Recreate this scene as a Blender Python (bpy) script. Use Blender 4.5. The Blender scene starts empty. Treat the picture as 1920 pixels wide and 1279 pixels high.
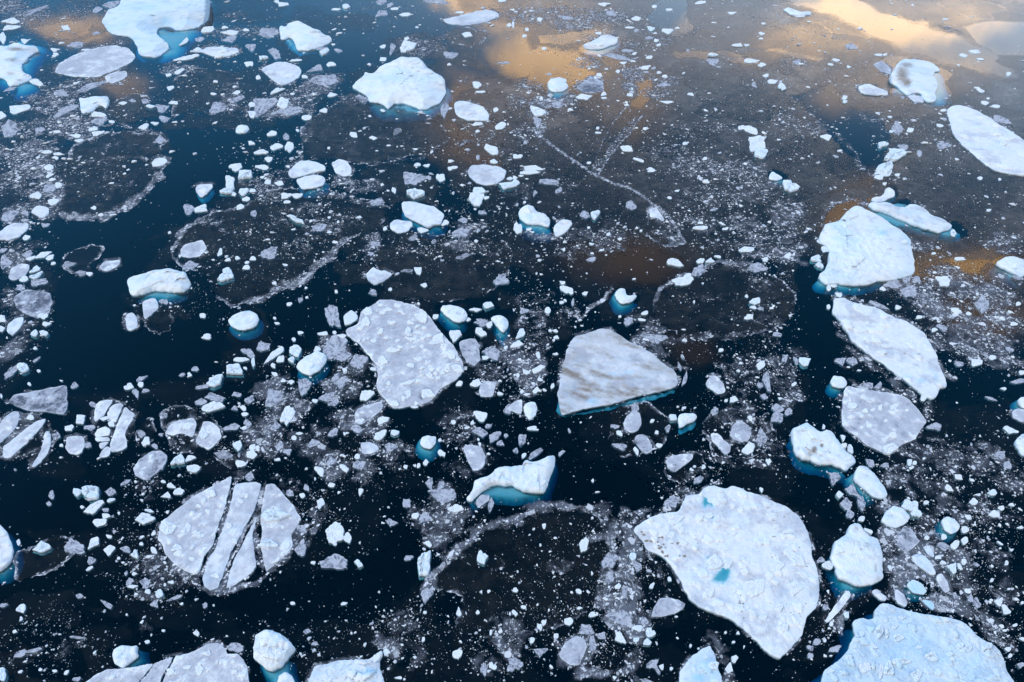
import bpy, math, random
import numpy as np
from mathutils import Vector
from mathutils.geometry import delaunay_2d_cdt

# ------------------------------------------------------------------ camera
SC = bpy.context.scene
R = math.radians
CAM_Z, PITCH, FOC = 100.0, R(43.0), 1280.0        # metres, below the horizon, focal length in photo pixels
cd = bpy.data.cameras.new('camera'); cam = bpy.data.objects.new('camera', cd)
SC.collection.objects.link(cam); SC.camera = cam
cam.location = (0, 0, CAM_Z); cam.rotation_euler = (math.pi/2 - PITCH, 0, 0)
cd.sensor_width = 36.0; cd.lens = 24.0; cd.clip_start = 0.5; cd.clip_end = 40000

# ------------------------------------------------------------------ sky and sun
SUN_EL, SUN_AZ = R(44), R(-84)                     # sun behind thin cloud, off to the left
GLOW_AZ = R(36)                                    # the brightest part of the overcast, ahead and to the right
W = bpy.data.worlds.new('World'); SC.world = W; W.use_nodes = True
nt = W.node_tree; nt.nodes.clear()
class G:
    """small helper for node graphs"""
    def __init__(s, t): s.t = t
    def n(s, typ, **kw):
        o = s.t.nodes.new(typ)
        for k, v in kw.items():
            if k == 'inp':
                for a, b in v.items():
                    if hasattr(b, 'is_linked') or hasattr(b, 'links'): s.t.links.new(b, o.inputs[a])
                    else: o.inputs[a].default_value = b
            else: setattr(o, k, v)
        return o
    def m(s, op, a, b=None, c=None, clamp=False):
        o = s.t.nodes.new('ShaderNodeMath'); o.operation = op; o.use_clamp = clamp
        for i, v in enumerate((a, b, c)):
            if v is None: continue
            if hasattr(v, 'links'): s.t.links.new(v, o.inputs[i])
            else: o.inputs[i].default_value = v
        return o.outputs[0]
    def mix(s, f, a, b, blend='MIX'):
        o = s.t.nodes.new('ShaderNodeMix'); o.data_type = 'RGBA'; o.blend_type = blend
        for i, v in ((0, f), (6, a), (7, b)):
            if hasattr(v, 'links'): s.t.links.new(v, o.inputs[i])
            else: o.inputs[i].default_value = v if i == 0 else (*v, 1) if len(v) == 3 else v
        return o.outputs[2]
    def step(s, v, lo, hi):
        o = s.t.nodes.new('ShaderNodeMapRange'); o.interpolation_type = 'SMOOTHSTEP'
        s.t.links.new(v, o.inputs[0]); o.inputs[1].default_value = lo; o.inputs[2].default_value = hi
        return o.outputs[0]
    def noise(s, vec, scale, detail=5, rough=.55, dist=0):
        o = s.n('ShaderNodeTexNoise', inp={'Vector': vec, 'Scale': scale, 'Detail': detail, 'Roughness': rough, 'Distortion': dist})
        return o.outputs[0]

g = G(nt)
tc = g.n('ShaderNodeTexCoord'); D = tc.outputs['Generated']
sx = g.n('ShaderNodeSeparateXYZ', inp={0: D}); dx, dy, dz = sx.outputs
sky = g.n('ShaderNodeTexSky', sky_type='NISHITA', sun_disc=False, sun_elevation=SUN_EL, sun_rotation=SUN_AZ,
          altitude=0, air_density=1.0, dust_density=0.6, ozone_density=2.5)
# u, v: where a direction ahead of the camera meets an upright plane (bearing and height of the clouds)
yy = g.m('MAXIMUM', dy, 0.02)
u = g.m('DIVIDE', dx, yy); v = g.m('DIVIDE', dz, yy)
uv = g.n('ShaderNodeCombineXYZ', inp={0: u, 1: v, 2: 0.0}).outputs[0]
wob = g.noise(uv, 5.0, 5, .6); wob2 = g.noise(g.n('ShaderNodeVectorMath', operation='ADD', inp={0: uv, 1: (7.3, 2.1, 0)}).outputs[0], 5.0, 5, .6)
uw = g.m('ADD', u, g.m('MULTIPLY', g.m('SUBTRACT', wob, .5), .30))
vw = g.m('ADD', v, g.m('MULTIPLY', g.m('SUBTRACT', wob2, .5), .16))
def blob(cu, cv, ru, rv, ang):
    a = g.m('SUBTRACT', uw, cu); b = g.m('SUBTRACT', vw, cv); c, s_ = math.cos(ang), math.sin(ang)
    p = g.m('DIVIDE', g.m('ADD', g.m('MULTIPLY', a, c), g.m('MULTIPLY', b, s_)), ru)
    q = g.m('DIVIDE', g.m('SUBTRACT', g.m('MULTIPLY', b, c), g.m('MULTIPLY', a, s_)), rv)
    r2 = g.m('ADD', g.m('MULTIPLY', p, p), g.m('MULTIPLY', q, q))
    return g.m('POWER', 2.718, g.m('MULTIPLY', g.m('MULTIPLY', r2, r2), -0.7))
def sky_uv(px, py):
    """bearing/height of the part of the sky mirrored at a pixel of calm water"""
    x, y = (px-960)/FOC, (639.5-py)/FOC
    fy = math.cos(PITCH) + y*math.sin(PITCH); fz = -math.sin(PITCH) + y*math.cos(PITCH)
    return x/fy, -fz/fy
def sky_blob(px, py, rx, ry, ang=0):
    cu, cv = sky_uv(px, py); u2, _ = sky_uv(px+rx, py); _, v2 = sky_uv(px, py-ry)
    return blob(cu, cv, abs(u2-cu), abs(v2-cv), ang)
WARM = [(1640, 55, 240, 52, -.20, 1.0), (1010, 35, 120, 60, .35, .60), (1060, 140, 110, 55, .1, .9), (885, 5, 90, 40, .3, .85), (865, 215, 70, 60, 0, .45),
        (150, 55, 100, 30, 0, .55), (235, 160, 60, 26, 0, .25), (1350, 60, 160, 40, 0, .35), (1190, 180, 90, 70, 0, .55), (880, 285, 50, 30, 0, .35),
        (1180, 490, 130, 50, 0, .22), (1800, 500, 130, 30, 0, .9), (1575, 400, 70, 40, 0, .5), (1720, 140, 160, 50, -.2, .5), (1850, 585, 90, 40, 0, .35), (1300, 650, 60, 30, 0, .12)]
warm = None
for (px, py, rx, ry, an, k) in WARM:
    b_ = g.m('MULTIPLY', sky_blob(px, py, rx, ry, an), k)
    warm = b_ if warm is None else g.m('MAXIMUM', warm, b_)
ahead = g.step(dy, 0.02, 0.15)
warm = g.m('MULTIPLY', warm, ahead)
# overcast veil: soft cloud layer, brighter towards the hidden sun
veil_n = g.noise(D, 2.2, 6, .55)
sun_v = Vector((math.sin(GLOW_AZ)*math.cos(R(10)), math.cos(GLOW_AZ)*math.cos(R(10)), math.sin(R(10))))
toward = g.n('ShaderNodeVectorMath', operation='DOT_PRODUCT', inp={0: D, 1: tuple(sun_v)}).outputs['Value']
glow = g.m('POWER', g.m('MAXIMUM', toward, 0.0), 5.0)
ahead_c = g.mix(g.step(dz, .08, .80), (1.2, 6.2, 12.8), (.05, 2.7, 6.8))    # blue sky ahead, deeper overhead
back_c = g.mix(g.step(dz, .0, .9), (9.6, 9.5, 9.6), (8.0, 8.0, 8.1))         # pale neutral sky added behind the camera to light the ice
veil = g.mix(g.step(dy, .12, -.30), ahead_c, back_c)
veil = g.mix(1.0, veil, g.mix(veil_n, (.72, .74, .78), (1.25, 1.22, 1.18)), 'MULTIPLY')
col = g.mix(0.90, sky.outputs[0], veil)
gl = g.mix(g.m('MULTIPLY', glow, g.step(dz, .46, .20)), (0, 0, 0), (11.0, 10.4, 9.8))
col = g.mix(1.0, col, gl, 'ADD')
pale = g.m('MULTIPLY', g.step(dz, .40, .27), g.step(toward, .55, .95))
col = g.mix(1.0, col, g.mix(pale, (0, 0, 0), (3.4, 3.4, 3.3)), 'ADD')
wc = g.mix(1.0, g.mix(warm, (0, 0, 0), (38.0, 20.5, 3.8)), (1, 1, 1), 'MULTIPLY')
col = g.mix(1.0, col, wc, 'ADD')
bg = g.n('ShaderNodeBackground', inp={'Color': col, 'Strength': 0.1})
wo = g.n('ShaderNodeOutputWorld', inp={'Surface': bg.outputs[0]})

sd = bpy.data.lights.new('sun', 'SUN'); sun = bpy.data.objects.new('sun', sd); SC.collection.objects.link(sun)
sd.energy = 1.35; sd.angle = R(30); sd.color = (1.0, .97, .93)
sdir = Vector((math.sin(SUN_AZ)*math.cos(SUN_EL), math.cos(SUN_AZ)*math.cos(SUN_EL), math.sin(SUN_EL)))
sun.rotation_euler = sdir.to_track_quat('Z', 'Y').to_euler(); sun.location = (60, 200, 150)
SC.view_settings.view_transform = 'Standard'; SC.view_settings.look = 'None'
SC.view_settings.exposure = 0.28; SC.view_settings.gamma = 1.0
SC.cycles.max_bounces = 3; SC.cycles.transparent_max_bounces = 8; SC.cycles.diffuse_bounces = 1; SC.cycles.glossy_bounces = 2
SC.cycles.caustics_reflective = False; SC.cycles.caustics_refractive = False

# ------------------------------------------------------------------ photo pixel -> point at a height
cP, sP = math.cos(PITCH), math.sin(PITCH)
def ground(px, py, z=0.0):
    px = np.asarray(px, float); py = np.asarray(py, float)
    x, y = (px-960)/FOC, (639.5-py)/FOC
    fy, fz = cP + y*sP, -sP + y*cP
    t = (CAM_Z - z)/(-fz)
    return x*t, fy*t
def mpp(py):                                       # metres per photo pixel, sideways, on the water
    y = (639.5-np.asarray(py, float))/FOC
    return CAM_Z/(sP - y*cP)/FOC

# ------------------------------------------------------------------ numeric noise
def _h(ix, iy, s):
    h = (ix.astype(np.int64)*374761393 + iy.astype(np.int64)*668265263 + s*1274126177) & 0xffffffff
    h = ((h ^ (h >> 13))*1103515245 + 12345) & 0xffffffff
    h = ((h ^ (h >> 16))*2246822519) & 0xffffffff
    return ((h ^ (h >> 15)) & 0xffffff)/float(0xffffff)
def vnoise(x, y, s=0):
    ix, iy = np.floor(x), np.floor(y); fx, fy = x-ix, y-iy
    fx, fy = fx*fx*(3-2*fx), fy*fy*(3-2*fy)
    a, b = _h(ix, iy, s), _h(ix+1, iy, s); c, d = _h(ix, iy+1, s), _h(ix+1, iy+1, s)
    return (a+(b-a)*fx)*(1-fy) + (c+(d-c)*fx)*fy
def fbm(x, y, s=0, o=4, gain=.5):
    v, a, t = 0, 1, 0
    for k in range(o):
        v = v + a*vnoise(x*2**k, y*2**k, s+k*17); t += a; a *= gain
    return v/t
def ridged(x, y, s=0, o=3):
    v, a, t = 0, 1, 0
    for k in range(o):
        v = v + a*(1-np.abs(2*vnoise(x*2**k, y*2**k, s+k*13)-1)); t += a; a *= .5
    return v/t
def cells(x, y, s=0):
    """F2-F1 and a random number of the nearest cell, and the offset from its seed"""
    ix, iy = np.floor(x), np.floor(y)
    f1 = np.full(x.shape, 9.); f2 = f1.copy(); idr = np.zeros(x.shape); ox = f1*0; oy = f1*0
    for i in (-1, 0, 1):
        for j in (-1, 0, 1):
            jx, jy = ix+i, iy+j
            qx, qy = jx+_h(jx, jy, s), jy+_h(jx, jy, s+7)
            d = np.hypot(x-qx, y-qy); m = d < f1
            f2 = np.where(m, f1, np.minimum(f2, d)); idr = np.where(m, _h(jx, jy, s+31), idr)
            ox = np.where(m, x-qx, ox); oy = np.where(m, y-qy, oy); f1 = np.where(m, d, f1)
    return f2-f1, idr, ox, oy
def sst(v, lo, hi):
    t = np.clip((v-lo)/(hi-lo), 0, 1); return t*t*(3-2*t)

# ------------------------------------------------------------------ materials
def new_mat(name):
    m = bpy.data.materials.new(name); m.use_nodes = True; m.node_tree.nodes.clear()
    return m, G(m.node_tree)
def attr(g, name): return g.n('ShaderNodeAttribute', attribute_name=name).outputs['Fac']
def finish(g, shader, vol=None):
    o = g.n('ShaderNodeOutputMaterial', inp={'Surface': shader})
    if vol is not None: g.t.links.new(vol, o.inputs['Volume'])

def make_ice():
    m, g = new_mat('ice')
    P = g.n('ShaderNodeNewGeometry').outputs['Position']
    tone, dirt, blue = attr(g, 'tone'), attr(g, 'dirt'), attr(g, 'blue')
    n1 = g.noise(P, .9, 8, .62); n2 = g.noise(P, 5.0, 6, .65); n3 = g.noise(P, .22, 5, .6)
    vo = g.n('ShaderNodeTexVoronoi', feature='DISTANCE_TO_EDGE', inp={'Vector': P, 'Scale': 1.1, 'Randomness': 1.0})
    crack = g.step(vo.outputs['Distance'], 0.0, .07)
    amp = g.m('SUBTRACT', 1.35, tone)                     # young grey ice is mottled, snow is even
    t = g.m('ADD', tone, g.m('MULTIPLY', g.m('MULTIPLY', g.m('SUBTRACT', n1, .5), .9), amp))
    t = g.m('ADD', t, g.m('MULTIPLY', g.m('MULTIPLY', g.m('SUBTRACT', n2, .5), .75), amp))
    inv = g.m('SUBTRACT', 1.0, g.m('MULTIPLY', g.m('SUBTRACT', 1.0, crack), g.m('SUBTRACT', 1.0, tone, clamp=True)))
    t = g.m('MULTIPLY', t, g.m('ADD', .78, g.m('MULTIPLY', inv, .22)), clamp=True)
    base = g.mix(g.step(t, .0, .38), (.10, .12, .16), (.46, .48, .55))
    base = g.mix(g.step(t, .36, .95), base, (.82, .85, .875))
    b2 = g.m('ADD', blue, g.m('MULTIPLY', g.m('SUBTRACT', n3, .5), g.m('MULTIPLY', blue, 1.4)), clamp=True)
    base = g.mix(b2, base, (.40, .67, .87))
    dn = g.step(g.m('ADD', g.m('MULTIPLY', dirt, 1.15), g.m('MULTIPLY', g.m('SUBTRACT', g.m('MULTIPLY', g.m('ADD', n1, n2), .5), .5), g.m('MINIMUM', g.m('MULTIPLY', dirt, 6.0), 1.6))), .22, 1.0)
    base = g.mix(dn, base, (.25, .21, .175))
    h = g.m('ADD', g.m('MULTIPLY', n1, .55), g.m('MULTIPLY', n2, .45))
    bp = g.n('ShaderNodeBump', inp={'Strength': .30, 'Distance': .14, 'Height': h})
    b = g.n('ShaderNodeBsdfPrincipled', inp={'Base Color': base, 'Roughness': .6, 'IOR': 1.31, 'Specular IOR Level': .35, 'Normal': bp.outputs[0]})
    finish(g, b.outputs[0]); return m
def make_foot():
    m, g = new_mat('submerged_ice')
    P = g.n('ShaderNodeNewGeometry').outputs['Position']
    n = g.noise(P, .35, 6, .6)
    base = g.mix(n, (.80, .90, .92), (.95, .98, .98))
    b = g.n('ShaderNodeBsdfPrincipled', inp={'Base Color': base, 'Roughness': .7})
    finish(g, b.outputs[0]); return m
def make_pool():
    m, g = new_mat('melt_water')
    P = g.n('ShaderNodeNewGeometry').outputs['Position']
    n = g.noise(P, .6, 5, .6)
    base = g.mix(g.m('ADD', attr(g, 'shore'), g.m('MULTIPLY', g.m('SUBTRACT', n, .5), .5), clamp=True), (.05, .33, .44), (.45, .74, .80))
    b = g.n('ShaderNodeBsdfPrincipled', inp={'Base Color': base, 'Roughness': .08, 'IOR': 1.33})
    finish(g, b.outputs[0]); return m
def make_water():
    m, g = new_mat('sea_water')
    P = g.n('ShaderNodeNewGeometry').outputs['Position']
    r1 = g.noise(P, .5, 4, .5); r2 = g.noise(P, .06, 3, .5)
    bp = g.n('ShaderNodeBump', inp={'Strength': .05, 'Distance': .08, 'Height': g.m('ADD', r1, r2)})
    fr = g.n('ShaderNodeFresnel', inp={'IOR': 1.34, 'Normal': bp.outputs[0]})
    gl = g.n('ShaderNodeBsdfGlossy', inp={'Color': (1, 1, 1, 1), 'Roughness': .03, 'Normal': bp.outputs[0]})
    tr = g.n('ShaderNodeBsdfTransparent')
    mx = g.n('ShaderNodeMixShader', inp={0: fr.outputs[0], 1: tr.outputs[0], 2: gl.outputs[0]})
    ab = g.n('ShaderNodeVolumeAbsorption', inp={'Color': (.0, .765, .895, 1), 'Density': 1.15})
    finish(g, mx.outputs[0], ab.outputs[0]); return m
def make_deep():
    m, g = new_mat('deep_water')
    b = g.n('ShaderNodeBsdfDiffuse', inp={'Color': (0, 0, 0, 1)})       # nothing comes back up from the deep
    finish(g, b.outputs[0]); return m
def make_thin(name, with_bare, with_slush):
    """thin young ice: bare, dark and smooth where 'nilas' is high, frosted and crumbly where 'slush' is high"""
    m, g = new_mat(name)
    P = g.n('ShaderNodeNewGeometry').outputs['Position']
    sl, ni, th = attr(g, 'slush'), attr(g, 'nilas'), attr(g, 'thick')
    n1 = g.noise(P, .38, 6, .68, .4); n2 = g.noise(P, 2.6, 3, .7); n3 = g.noise(P, .09, 4, .6, .8)
    v2 = g.n('ShaderNodeTexVoronoi', feature='DISTANCE_TO_EDGE', inp={'Vector': g.n('ShaderNodeVectorMath', operation='ADD', inp={0: P, 1: g.n('ShaderNodeVectorMath', operation='SCALE', inp={0: g.n('ShaderNodeTexNoise', inp={'Vector': P, 'Scale': .5, 'Detail': 4.0}).outputs['Color'], 'Scale': 2.2}).outputs[0]}).outputs[0], 'Scale': .16})
    vein = g.step(v2.outputs['Distance'], .035, .0)
    gate = g.step(sl, .02, .2)
    film = g.m('ADD', g.m('MULTIPLY', sl, 1.1), g.m('MULTIPLY', g.m('SUBTRACT', n1, .5), 1.35))
    film = g.m('MULTIPLY', film, gate)
    warp = g.n('ShaderNodeVectorMath', operation='ADD', inp={0: P, 1: g.n('ShaderNodeVectorMath', operation='SCALE', inp={0: g.n('ShaderNodeTexNoise', inp={'Vector': P, 'Scale': 2.0, 'Detail': 3.0}).outputs['Color'], 'Scale': .55}).outputs[0]}).outputs[0]
    op, tint = None, None
    for sc_, gain, lo in ((.75, .72, .34), (2.1, .62, .20)):      # broken shards of three sizes, each cell there or not
        ce = g.n('ShaderNodeTexVoronoi', inp={'Vector': warp, 'Scale': sc_, 'Randomness': 1.0}); ed = g.n('ShaderNodeTexVoronoi', feature='DISTANCE_TO_EDGE', inp={'Vector': warp, 'Scale': sc_, 'Randomness': 1.0})
        rgb = g.n('ShaderNodeSeparateColor', inp={0: ce.outputs['Color']})
        p = g.m('MULTIPLY', g.m('SUBTRACT', film, lo), gain)
        on = g.m('GREATER_THAN', g.m('ADD', rgb.outputs[0], p), 1.0)
        on = g.m('MULTIPLY', on, g.step(ed.outputs['Distance'], .05, .13))
        tn = g.m('MULTIPLY', on, g.m('ADD', .25, g.m('MULTIPLY', rgb.outputs[1], .75)))
        op = on if op is None else g.m('MAXIMUM', op, on); tint = tn if tint is None else g.m('MAXIMUM', tint, tn)
    vn = g.m('MULTIPLY', g.m('MULTIPLY', vein, g.step(film, .12, .5)), g.step(n2, .35, .6))
    opf = g.m('MULTIPLY', g.step(film, .18, .72), .70)
    op = g.m('MAXIMUM', g.m('MAXIMUM', g.m('MULTIPLY', op, .93), opf), g.m('MULTIPLY', vn, .75))
    tint = g.m('MAXIMUM', tint, g.m('MULTIPLY', vn, .6))
    scol = g.mix(tint, g.mix(g.step(n2, .3, .7), (.13, .145, .18), (.24, .26, .31)), (.78, .80, .84))
    sb = g.n('ShaderNodeBsdfPrincipled', inp={'Base Color': scol, 'Roughness': .7, 'IOR': 1.31, 'Specular IOR Level': .25})
    nv = g.m('ADD', ni, g.m('MULTIPLY', g.m('SUBTRACT', n3, .5), .85))
    nv = g.m('ADD', nv, g.m('MULTIPLY', g.m('SUBTRACT', n1, .5), .55))
    nv = g.m('MULTIPLY', g.step(nv, .30, .66), g.step(ni, .02, .15))
    big_w = g.n('ShaderNodeVectorMath', operation='ADD', inp={0: P, 1: g.n('ShaderNodeVectorMath', operation='SCALE', inp={0: g.n('ShaderNodeTexNoise', inp={'Vector': P, 'Scale': .12, 'Detail': 4.0, 'Roughness': .65}).outputs['Color'], 'Scale': 11.0}).outputs[0]}).outputs[0]
    pc = g.n('ShaderNodeTexVoronoi', inp={'Vector': big_w, 'Scale': .048}); pe = g.n('ShaderNodeTexVoronoi', feature='DISTANCE_TO_EDGE', inp={'Vector': big_w, 'Scale': .048})
    prand = g.n('ShaderNodeSeparateColor', inp={0: pc.outputs['Color']})
    open_ = g.m('MULTIPLY', g.step(pe.outputs['Distance'], .045, .012), g.m('GREATER_THAN', prand.outputs[1], .72))
    th = g.m('MULTIPLY', g.m('MULTIPLY', th, g.m('ADD', .70, g.m('MULTIPLY', prand.outputs[0], .55))), g.m('SUBTRACT', 1.0, g.m('MULTIPLY', open_, .45)))
    ncol = g.mix(g.step(n1, .3, .75), (.034, .040, .048), (.108, .102, .096))
    rr = g.m('ADD', .14, g.m('MULTIPLY', n3, .18))
    nb = g.n('ShaderNodeBsdfPrincipled', inp={'Base Color': ncol, 'Roughness': rr, 'IOR': 1.31})
    tr = g.n('ShaderNodeBsdfTransparent')
    a = g.n('ShaderNodeMixShader', inp={0: g.m('MULTIPLY', nv, g.m('MULTIPLY', th, g.m('ADD', .60, g.m('MULTIPLY', n1, .60)), clamp=True)), 1: tr.outputs[0], 2: nb.outputs[0]})
    if with_bare and with_slush: b = g.n('ShaderNodeMixShader', inp={0: op, 1: a.outputs[0], 2: sb.outputs[0]})
    elif with_slush: b = g.n('ShaderNodeMixShader', inp={0: op, 1: tr.outputs[0], 2: sb.outputs[0]})
    else: b = a
    finish(g, b.outputs[0]); return m
ICE, FOOT, POOL, WATER, DEEP = make_ice(), make_foot(), make_pool(), make_water(), make_deep()
THIN, BARE, SLUSHY = make_thin('thin_pan', 1, 1), make_thin('young_ice', 1, 0), make_thin('slush', 0, 1)

# ------------------------------------------------------------------ mesh helpers
def link_mesh(name, V, F, mat, origin=None, parent=None, attrs=None, smooth=True):
    V = np.asarray(V, np.float64)
    if origin is not None: V = V - np.asarray(origin)
    me = bpy.data.meshes.new(name)
    F = np.asarray(F) if not isinstance(F, list) else F
    if isinstance(F, np.ndarray):
        n, k = F.shape
        me.vertices.add(len(V)); me.vertices.foreach_set('co', V.astype(np.float32).ravel())
        me.loops.add(n*k); me.loops.foreach_set('vertex_index', F.astype(np.int32).ravel())
        me.polygons.add(n); me.polygons.foreach_set('loop_start', np.arange(0, n*k, k, dtype=np.int32))
        me.update(calc_edges=True); me.validate()
    else:
        me.from_pydata(V.tolist(), [], F)
    me.polygons.foreach_set('use_smooth', np.full(len(me.polygons), smooth))
    for k, a in (attrs or {}).items():
        at = me.attributes.new(k, 'FLOAT', 'POINT'); at.data.foreach_set('value', np.asarray(a, np.float32))
    me.materials.append(mat)
    o = bpy.data.objects.new(name, me); SC.collection.objects.link(o)
    if parent is not None: o.parent = parent
    elif origin is not None: o.location = origin
    return o
def tag(o, label=None, cat=None, group=None, kind=None):
    if label: o['label'] = label
    if cat: o['category'] = cat
    if group: o['group'] = group
    if kind: o['kind'] = kind

# the sea: one deep box of clear water, wide enough to reach the horizon
B = 15000.0
V = [(-B,-B,-60),(B,-B,-60),(B,B,-60),(-B,B,-60),(-B,-B,0),(B,-B,0),(B,B,0),(-B,B,0)]
F = [(3,2,1,0),(4,5,6,7),(0,1,5,4),(1,2,6,5),(2,3,7,6),(3,0,4,7)]
tag(link_mesh('water', V, F, WATER, smooth=False), kind='structure')
tag(link_mesh('deep_black_plane', [(-B,-B,-5.5),(B,-B,-5.5),(B,B,-5.5),(-B,B,-5.5)], [(0,1,2,3)], DEEP, smooth=False), kind='structure')  # black plane standing in for the lightless deep, not a real bottom

# ------------------------------------------------------------------ outlines
def area2(P): x, y = P[:, 0], P[:, 1]; return 0.5*np.sum(x*np.roll(y, -1) - y*np.roll(x, -1))
def edge_dist(Q, P):
    """distance of points Q to closed outline P, and the outward normal of the nearest edge (ccw outline)"""
    A, Bq = P, np.roll(P, -1, 0); d = Bq-A; L = np.maximum((d**2).sum(1), 1e-12)
    best = np.full(len(Q), 1e9); ny = np.zeros(len(Q))
    for k in range(len(A)):
        t = np.clip(((Q-A[k])@d[k])/L[k], 0, 1)
        q = Q - A[k] - t[:, None]*d[k]; e = np.hypot(q[:, 0], q[:, 1]); m = e < best
        best[m] = e[m]; ny[m] = -d[k, 0]/math.sqrt(L[k])
    return best, ny
def inside(Q, P):
    x, y = Q[:, 0], Q[:, 1]; r = np.zeros(len(Q), bool)
    for (x1, y1), (x2, y2) in zip(P, np.roll(P, -1, 0)):
        if y1 == y2: continue
        c = ((y1 > y) != (y2 > y)) & (x < (x2-x1)*(y-y1)/(y2-y1) + x1); r ^= c
    return r
def roughen(P, seed, seg, amp):
    """break the straight edges of an outline (photo pixels) into small uneven steps"""
    out = []
    for k in range(len(P)):
        a, b = P[k], P[(k+1) % len(P)]; L = math.hypot(*(b-a)); n = max(1, int(L/seg))
        for i in range(n): out.append(a + (b-a)*i/n)
    Q = np.array(out); T = np.roll(Q, -1, 0) - np.roll(Q, 1, 0); N = np.stack([-T[:, 1], T[:, 0]], 1)
    N /= np.maximum(np.hypot(N[:, 0], N[:, 1]), 1e-6)[:, None]
    w = fbm(Q[:, 0]/9.0+seed*3.1, Q[:, 1]/9.0, seed, 3, .6) - .5
    Q = (np.roll(Q, 1, 0)+2*Q+np.roll(Q, -1, 0))/4
    w2 = fbm(Q[:, 0]/3.1+seed, Q[:, 1]/3.1, seed+50, 2) - .5
    return Q + N*(w*2.6*amp + w2*1.5*min(1, amp/1.5))[:, None]*np.array([1, .7])
def roughen_w(P, seed, seg, amp):
    out = []
    for k in range(len(P)):
        a, b = P[k], P[(k+1) % len(P)]; n = max(1, int(math.hypot(*(b-a))/(seg*2)))
        for i in range(n): out.append(a+(b-a)*i/n)
    Q = np.array(out); Q = (np.roll(Q, 1, 0)+2*Q+np.roll(Q, -1, 0))/4; f = 1/(amp*4)
    return Q + np.stack([fbm(Q[:, 0]*f, Q[:, 1]*f, seed, 3)-.5, fbm(Q[:, 0]*f, Q[:, 1]*f, seed+1, 3)-.5], 1)*amp*4
def cdt(Pw, inner):
    n = len(Pw)
    vs = [Vector(p) for p in Pw] + [Vector(p) for p in inner]
    r = delaunay_2d_cdt(vs, [], [list(range(n))], 1, 1e-5)
    return np.array([tuple(v) for v in r[0]]), [tuple(f) for f in r[2]]
def sheet(Ppx, step):
    """triangulated region of an outline given in photo pixels: plan points (metres), faces"""
    X, Y = ground(Ppx[:, 0], Ppx[:, 1]); Pw = np.stack([X, Y], 1)
    if area2(Pw) < 0: Pw = Pw[::-1]
    x0, y0 = Ppx.min(0); x1, y1 = Ppx.max(0)
    gx, gy = np.meshgrid(np.arange(x0, x1, step), np.arange(y0, y1, step*.8))
    rs = np.random.RandomState(int(abs(x0*7+y0*13)) % 99991)
    gx = gx + (rs.rand(*gx.shape)-.5)*step*.7; gy = gy + (rs.rand(*gy.shape)-.5)*step*.6
    Q = np.stack(ground(gx.ravel(), gy.ravel()), 1)
    Q = Q[inside(Q, Pw)]
    if len(Q):
        d, _ = edge_dist(Q, Pw); Q = Q[d > step*.45*float(mpp((y0+y1)/2))]
    v, f = cdt(Pw, Q)
    return Pw, v, f
def boundary(f):
    e = {}
    for t in f:
        for a, b in zip(t, t[1:]+t[:1]): e[(a, b)] = 1
    return [(a, b) for (a, b) in e if (b, a) not in e]
def to_px(X, Y):
    dep = Y*cP + CAM_Z*sP; return 960 + FOC*X/dep, 639.5 - FOC*(Y*sP - CAM_Z*cP)/dep
def raise_to(X, Y, z):
    """plan point whose silhouette was traced -> the same outline point standing at height z"""
    px, py = to_px(X, Y); return ground(px, py, z)
def blobs(X, Y, L):
    px, py = to_px(X, Y); r = np.zeros(len(px))
    for (bx, by, rx, ry, k) in L: r = np.maximum(r, k*np.exp(-(((px-bx)/rx)**2 + ((py-by)/ry)**2)))
    return r

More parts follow.
